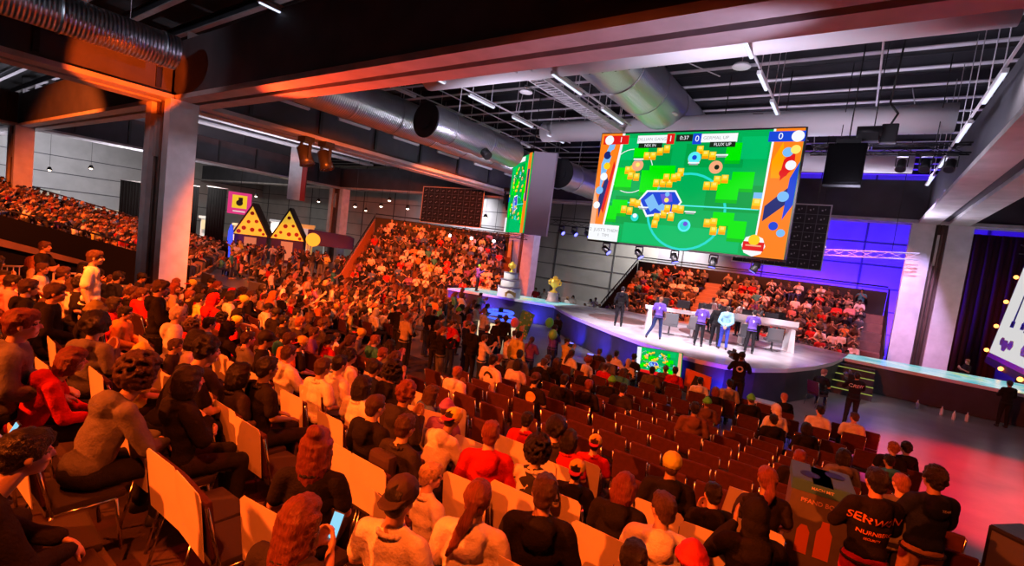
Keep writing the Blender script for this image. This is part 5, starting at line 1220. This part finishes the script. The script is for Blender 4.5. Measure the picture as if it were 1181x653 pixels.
stage_person(-3.95, 20.7, ZS, 'back', 6, 'short', 'brown', 'hoodie', 'skyblue', 'bright_blue', 'coach in sky blue top and blue trousers, hands behind back')
stage_person(-4.35, 21.0, ZS, 'down', 0, 'short', 'black', 'hoodie', 'black', 'dark', 'person in black beside the sky blue coach')
stage_person(-8.5, 20.9, ZS, 'down', 20, 'short', 'black', 'hoodie', 'black', 'dark', 'host in black standing alone at the left of the stage', 1.05)
stage_person(-2.75, 26.5, ZS, 'stride', 60, 'bald', 'ginger', 'hoodie', 'black', 'dark', 'host in black striding at the far right of the stage')
stage_person(-5.6, 25.6, ZS, 'down', 170, 'short', 'brown', 'tee', 'white', 'dark', 'opposing player in white behind the desk, first from the stage middle'); stage_person(-4.4, 26.1, ZS, 'cross', 175, 'short', 'black', 'tee', 'white', 'dark', 'opposing player in white behind the desk, arms folded'); stage_person(-3.5, 25.9, ZS, 'clap', 160, 'beanie', 'black', 'tee', 'grey', 'dark', 'opposing player in grey behind the desk clapping')
CR = 'crew on the floor'
CAMB = mat('camera_body', (.02, .02, .022), .45)
def video_camera(loc, rz, lab):
    o = MB().bb((-.09, -.22, -.1), (.09, .18, .12), bev=.02).build('video_camera', CAMB, None, loc); o.rotation_euler[2] = rz; tag(o, lab, 'camera')
    MB().cyl((0, .18, .02), (0, .40, .02), .06, .075, n=18).build('lens_barrel', CAMB, o); MB().bb((-.02, -.1, .12), (.02, .12, .2)).build('grip', GREYM, o); MB().bb((-.16, -.18, .0), (-.09, -.08, .1)).build('viewfinder', GREYM, o); return o
o, P, t = stage_person(-2.5, 16.2, 0.0, 'camera', 10, 'capk', 'brown', 'hoodie', 'black', 'dark', 'camera operator in black at the stage front, pale mark on the back', 1.12, CR)
back_print(t, P, 'hoodie', disc_mb((0, 0, 1.3), .09, .05), PRINTW, 'pale_mark'); video_camera((-2.75, 16.35, 1.78), R(30), 'video camera on the shoulder of the stage front operator')
o, P, t = stage_person(.45, 18.6, 0, 'camera', 15, 'short', 'black', 'hoodie', 'black', 'dark', 'photographer in black by the steps, white lettering across the back', 1., CR)
back_print(t, P, 'hoodie', text_mb('CREW', .14, (0, 0, 1.32)), PRINTW, 'lettering'); video_camera((.25, 19.0, 1.5), R(15), 'photo camera held by the photographer at the steps')
person((-.55, 20.4, 0), True, 'lean', -50, 'short', 'ginger', 'tee', 'black', 'dark', 1.02, '', 'crew member in black seated beside the dark steps', CR, rnd); chair(-.55, 20.4, 0, R(-40), False, False, 'dark chair under the crew member beside the steps')
stage_person(-9.7, 17.5, 0, 'cross', 200, 'capk', 'brown', 'hoodie', 'black', 'dark', 'guard in black facing the crowd before the stage', 1., CR)
stage_person(5.0, 24.7, 0, 'phone', 20, 'short', 'black', 'hoodie', 'black', 'dark', 'crew member in black at the skirt of the right catwalk', 1., CR); stage_person(4.7, 30.6, 0.0, 'phone', 150, 'short', 'ginger', 'tee', 'black', 'dark', 'person in black behind the right catwalk by the pale column', 1., CR)
stage_person(-18.6, 22.9, ZS, 'clap', -100, 'capn', 'brown', 'hoodie', 'violet', 'dark', 'person in violet on the left catwalk before the cake', .95, CR)
nper += 20

# ------------------------------------------------------------------ the distant crowd: one mesh
def crowd():
    import numpy as np
    def low(P, top):
        V_, F_, K_ = [], [], []
        off = 0
        for key, kind in (('body', 0), (top, 1), ('trousers', 2)):
            me = P[key]; o = bpy.data.objects.new('t', me); C.objects.link(o); m = o.modifiers.new('d', 'DECIMATE'); m.ratio = min(1, {0: 420, 1: 260, 2: 160}[kind] / len(me.polygons))
            dg = bpy.context.evaluated_depsgraph_get(); dg.update(); e = o.evaluated_get(dg).to_mesh()
            e.calc_loop_triangles()
            co_ = np.empty(len(e.vertices) * 3); e.vertices.foreach_get('co', co_); tri = np.empty(len(e.loop_triangles) * 3, dtype=np.int64); e.loop_triangles.foreach_get('vertices', tri)
            V_.append(co_.reshape(-1, 3)); F_.append(tri.reshape(-1, 3) + off); K_.append(np.full(len(tri) // 3, kind)); off += len(co_) // 3
            bpy.data.objects.remove(o)
        return V_, F_, K_, off
    def hairlow(h, HM):
        me = HAIR[h]; o = bpy.data.objects.new('t', me); C.objects.link(o); m = o.modifiers.new('d', 'DECIMATE'); m.ratio = min(1, 110 / len(me.polygons))
        dg = bpy.context.evaluated_depsgraph_get(); dg.update(); e = o.evaluated_get(dg).to_mesh(); e.calc_loop_triangles()
        co_ = np.empty(len(e.vertices) * 3); e.vertices.foreach_get('co', co_); tri = np.empty(len(e.loop_triangles) * 3, dtype=np.int64); e.loop_triangles.foreach_get('vertices', tri)
        c = co_.reshape(-1, 3); M = np.array(HM); c = c @ M[:3, :3].T + M[:3, 3]; bpy.data.objects.remove(o)
        return c, tri.reshape(-1, 3)
    T = []
    for seat, arms, top, h in ((1, 'lap', 'tee', 'short'), (1, 'cross', 'hoodie', 'short'), (1, 'clap', 'tee', 'pony'), (1, 'phone', 'hoodie', 'bob'), (1, 'lean', 'tee', 'beanie'), (1, 'clap', 'hoodie', 'short'), (0, 'down', 'tee', 'short'), (0, 'cross', 'hoodie', 'bob'), (0, 'clap', 'tee', 'short')):
        P, _ = pose(bool(seat), arms, 0)
        V_, F_, K_, off = low(P, top); c, t = hairlow(h, P['head'])
        V_.append(c); F_.append(t + off); K_.append(np.full(len(t), 3))
        T.append((seat, np.concatenate(V_), np.concatenate(F_), np.concatenate(K_)))
    rs = random.Random(5)
    seated = [t for t in T if t[0]]; standing = [t for t in T if not t[0]]
    VV, FF, CC, off = [], [], [], 0
    def add(t, x, y, z, hd, s):
        nonlocal off
        a = R(hd); c_, s_ = math.cos(a), math.sin(a); M = np.array(((c_, -s_, 0), (s_, c_, 0), (0, 0, 1))) * s
        VV.append(t[1] @ M.T + np.array((x, y, z))); FF.append(t[2] + off); off += len(t[1])
        pal = [rs.choice(SKINS), TOPC[rs.choice(COLW + ['dark', 'brown', 'brown', 'beige', 'olive', 'red', 'white', 'grey'])], TROUC[rs.choice(('dark', 'blue', 'grey', 'tan'))], HAIRC[rs.choice(HCW)]]
        CC.append(np.array(pal)[t[3]])
    for x, y, z, hd in SEATS: add(rs.choice(seated), x, y, z, hd, rs.uniform(.9, 1.05))
    # floor beyond the tall column
    y = 12.6
    while y < 23:
        x = -14.2
        while x > -34:
            q = proj((x, y, 1.2))
            if q and -20 < q[0] < 1200 and not (x > -24.5 and x < -18 and y < 12 ) and not (math.hypot(x + 21.4, y - 7.4) < 1.6) and y < 21.2 + (x + 13.5) * .25 - .6 and not (x < -25 and y > 12 and y < 14.5) and rs.random() < .9:
                st_ = rs.random() < .22
                add(rs.choice(standing if st_ else seated), x + rs.uniform(-.12, .12), y + rs.uniform(-.12, .12), 0, -42 + rs.uniform(-20, 20), rs.uniform(.9, 1.04))
            x -= .64
        y += .98
    for i in range(110):   # walking about by the huts and in front of the far stands
        t = rs.random(); x, y = -50 + t * 18 + rs.uniform(-2, 4), 15.5 + t * 12 + rs.uniform(-3, 2); add(rs.choice(standing), x, y, 0, rs.uniform(0, 360), rs.uniform(.92, 1.04))
    for i in range(46): add(rs.choice(standing if i % 3 else seated), -17.8 + i * .40 + rs.uniform(-.1, .1), 28.9 + rs.uniform(-.3, .3) if i > 9 else 28 + rs.uniform(-1, 1), 0, 180 + rs.uniform(-20, 20), rs.uniform(.8, 1.0))
    for i in range(46):    # between the dark desk and the aisle
        add(rs.choice(standing if i % 4 == 0 else seated), rs.uniform(-19, -13.8), rs.uniform(8.3, 12.4), 0, -40 + rs.uniform(-20, 20), rs.uniform(.9, 1.03))
    Vn, Fn, Cn = np.concatenate(VV), np.concatenate(FF), np.concatenate(CC)
    me = bpy.data.meshes.new('crowd'); me.vertices.add(len(Vn)); me.vertices.foreach_set('co', Vn.ravel().astype(np.float32))
    me.loops.add(len(Fn) * 3); me.loops.foreach_set('vertex_index', Fn.ravel().astype(np.int32)); me.polygons.add(len(Fn))
    me.polygons.foreach_set('loop_start', (np.arange(len(Fn)) * 3).astype(np.int32)); me.polygons.foreach_set('loop_total', np.full(len(Fn), 3, dtype=np.int32))
    me.update(calc_edges=True)
    at = me.attributes.new('cloth_colour', 'FLOAT_COLOR', 'FACE'); at.data.foreach_set('color', np.concatenate([Cn, np.ones((len(Cn), 1))], 1).ravel().astype(np.float32))
    me.polygons.foreach_set('use_smooth', np.ones(len(Fn), dtype=bool))
    m = mat('crowd_cloth', (.3, .3, .3), .8); nt = m.node_tree; a = nt.nodes.new('ShaderNodeAttribute'); a.attribute_name = 'cloth_colour'; nt.links.new(a.outputs['Color'], nt.nodes['Principled BSDF'].inputs['Base Color'])
    o = link('crowd', me, None, m); tag(o, 'distant crowd filling the stands and the far floor', 'crowd', None, 'stuff'); print('CROWD', len(VV), 'faces', len(Fn))
crowd()
print('PEOPLE', nper, 'CHAIRS', NCH[0])

# ------------------------------------------------------------------ light
def spot(name, loc, aim, power, col, size=60, blend=.4, rad=.15):
    l = bpy.data.lights.new(name, 'SPOT'); l.energy = power; l.color = col; l.spot_size = R(size); l.spot_blend = blend; l.shadow_soft_size = rad
    o = bpy.data.objects.new(name, l); C.objects.link(o); o.location = loc
    o.rotation_euler = (V(aim) - V(loc)).to_track_quat('-Z', 'Y').to_euler(); return o
OR = (1., .105, .008); OR2 = (1., .125, .014); RD = (1., .03, .02)
K = 1.0
spot('orange_wash', (-9, -8, 8.6), (-5, 3, 1.0), 15000 * K, OR, 64, .45)
spot('orange_wash', (3.5, -7, 8.2), (-2, 4.0, 1.2), 13000 * K, OR, 58, .6)
spot('top_wash', (-1.0, -1.0, 8.4), (-1.2, 4.2, 1.0), 2800 * K, OR, 74, .6)
spot('top_wash', (-6, -.5, 8.4), (-6.5, 4.5, 1.0), 1900 * K, OR, 78, .6)
spot('red_fill', (-4, 6.6, 7.4), (-3.5, 5.0, 1.0), 1000 * K, (1, .012, .004), 110, .6)  # unseen red fill added to redden the shadows among the near seats
spot('orange_wash', (-13.5, 8.6, 7.6), (-22, 14.5, .5), 14000 * K, OR2, 84, .5)
spot('orange_wash', (-9, 1.5, 7.6), (-12.5, 5.2, 1.0), 8000 * K, OR, 68, .6)
spot('orange_wash', (-27, -3, 10.5), (-35, 8, 2.5), 26000 * K, OR2, 66, .4)
spot('orange_wash', (-16.2, 16, 7.4), (-26, 26, 2.0), 15000 * K, (1, .12, .014), 64, .4)
spot('warm_wash', (-8, 28.8, 8.4), (-7, 33, 1.8), 5200 * K, (1, .16, .04), 100, .5)
spot('pink_wash', (-.5, 28.7, 8.4), (-.5, 33, 1.5), 2600 * K, (1, .25, .35), 90, .6)
# stage
spot('stage_key', (-6, 12.2, 9.6), (-4.8, 22.6, 1.9), 4200, (1, .88, .96), 34, .6, .3)  # front key added to brighten the player desk
for x, y in ((-10.8, 16), (-1.5, 16.5), (-6, 27)): spot('stage_key', (x, y, 9.6), (-6, 23.5, 1.2), 5800, (1, .84, .95), 58, .6, .3)
spot('stage_key', (-19.5, 17, 8.6), (-16.5, 23.3, 2.0), 4600, (1, .9, .85), 30, .6)  # unseen key added to brighten the cake
spot('stage_violet', (-13, 26, 9.5), (-10, 21.5, 1.2), 4000, (.35, .15, 1), 40, .6)
# blue
for x, y in BLUEP: spot('blue_uplight', (x, y - .25, .25), (x + .1, y + .9, .75), 260, (.04, .03, 1), 95, .8, .05)
spot('blue_wall_wash', (-3, 36, .6), (-.5, 41, 4.6), 18000, (.05, .008, 1), 120, .6)
spot('blue_wall_wash', (3.6, 37.6, .4), (2.6, 41, 5), 5000, (.05, .008, 1), 110, .6)
spot('violet_column', (1.5, 24, 9.4), (2.9, 31.2, 3.6), 6500, (.62, .46, 1), 34, .5)
spot('violet_column', (-13, 27, 9.4), (-21, 31, 3.5), 2400, (.75, .55, 1), 40, .5)
spot('pale_column', (-8, 15, 8.5), (-20.4, 7.4, 4.0), 2200, (.85, .75, .95), 22, .6)  # unseen spot added to give the column face a dim lilac light
# red floor
spot('red_floor', (9.5, 12, 9.5), (5.4, 15.0, 0), 27000, (1, .004, .018), 44, .3)
spot('floor_white', (2, 14, 10), (1.5, 20, 0), 1200, (1, .85, .9), 60, .8)
spot('red_drape', (2, 27, 8.5), (8, 36, 4), 900, (1, .1, .25), 50, .6)
# beams of light caught by ceiling, beams and ducts
spot('beam_on_column', (-12, 1.0, 4.2), (-20.7, 5.9, 8.6), 24000, (1, .085, .005), 16, .12)
spot('beam_on_rafters', (-30, 1, 4.6), (-34.5, 5.4, 11.5), 3500, OR, 26, .2)
spot('cool_on_duct', (-15.2, -3, 9.9), (-18.5, 1.5, 9.1), 700, (.8, .85, 1), 60, .6)  # unseen cool spot added for a pale highlight along the spiral duct
spot('beam_on_crossbeam', (-19.0, 7.7, 6.3), (-11, 7.7, 7.98), 20000, (1, .06, .012), 22, .6)
spot('lilac_on_crossbeam', (2.0, 7.7, 6.6), (-4, 7.7, 7.98), 2600, (.75, .6, .9), 22, .6)
spot('beam_on_duct', (-12, 14, 5.0), (-18.2, 19.6, 8.9), 2600, OR, 8, .3)
spot('beam_on_duct', (-9, 15, 5.0), (-14.6, 18.9, 8.5), 2000, OR, 8, .3)
spot('beam_on_duct', (-10, 20, 4.0), (-12.9, 23.5, 8.0), 900, OR, 10, .3)
# roof bounce: unseen violet-white spots, added to light the roof from below
for p_, q_, e_ in (((-3, 22.5, 7.4), (-3, 22.5, 11), 600), ((-11, 14, 6.5), (-12, 16, 11), 800), ((-3, 11, 6.8), (-2, 13, 11), 800), ((-16, 24, 5.5), (-18, 22, 11), 700), ((1, 28, 6.5), (2, 26, 11), 700), ((-.5, 17, 6.8), (0, 17, 11), 700)):
    spot('roof_fill', p_, q_, e_, (.85, .78, 1), 150, .8, .3)
spot('hall_fill', (-48, 18, 9.5), (-56, 22, 2), 6500, (1, .9, .78), 110, .8, .3)  # unseen spots added to brighten the far hall and its walls
spot('hall_fill', (-68, 12, 8.0), (-80, 12, 5), 4800, (.95, .92, 1), 140, .8, .3)
spot('hall_fill', (-34, 36, 8.6), (-36, 41, 5), 3600, (.95, .92, 1), 120, .8, .3)
spot('hall_fill', (-12, 37.5, 8.6), (-14, 41, 4), 4500, (1, .93, .85), 120, .8, .3)
for x_, y_ in ((-48, 14), (-56, 4), (-36, 20), (-62, 20)): spot('hall_fill_up', (x_, y_, 4.6), (x_, y_, 11), 3000, (.9, .85, 1), 155, .8, .3)  # unseen upward spots added to lighten the far hall ceiling
w = bpy.data.worlds.new('world'); bpy.context.scene.world = w; w.use_nodes = True
w.node_tree.nodes['Background'].inputs[0].default_value = (.55, .4, .6, 1); w.node_tree.nodes['Background'].inputs[1].default_value = .006
sc_ = bpy.context.scene
sc_.view_settings.view_transform = 'Standard'; sc_.view_settings.look = 'None'; sc_.view_settings.gamma = 1; sc_.view_settings.exposure = 0; sc_.view_settings.use_curve_mapping = False
sc_.cycles.max_bounces = 5; sc_.cycles.diffuse_bounces = 3; sc_.cycles.glossy_bounces = 3; sc_.cycles.sample_clamp_indirect = 4; sc_.cycles.use_denoising = True
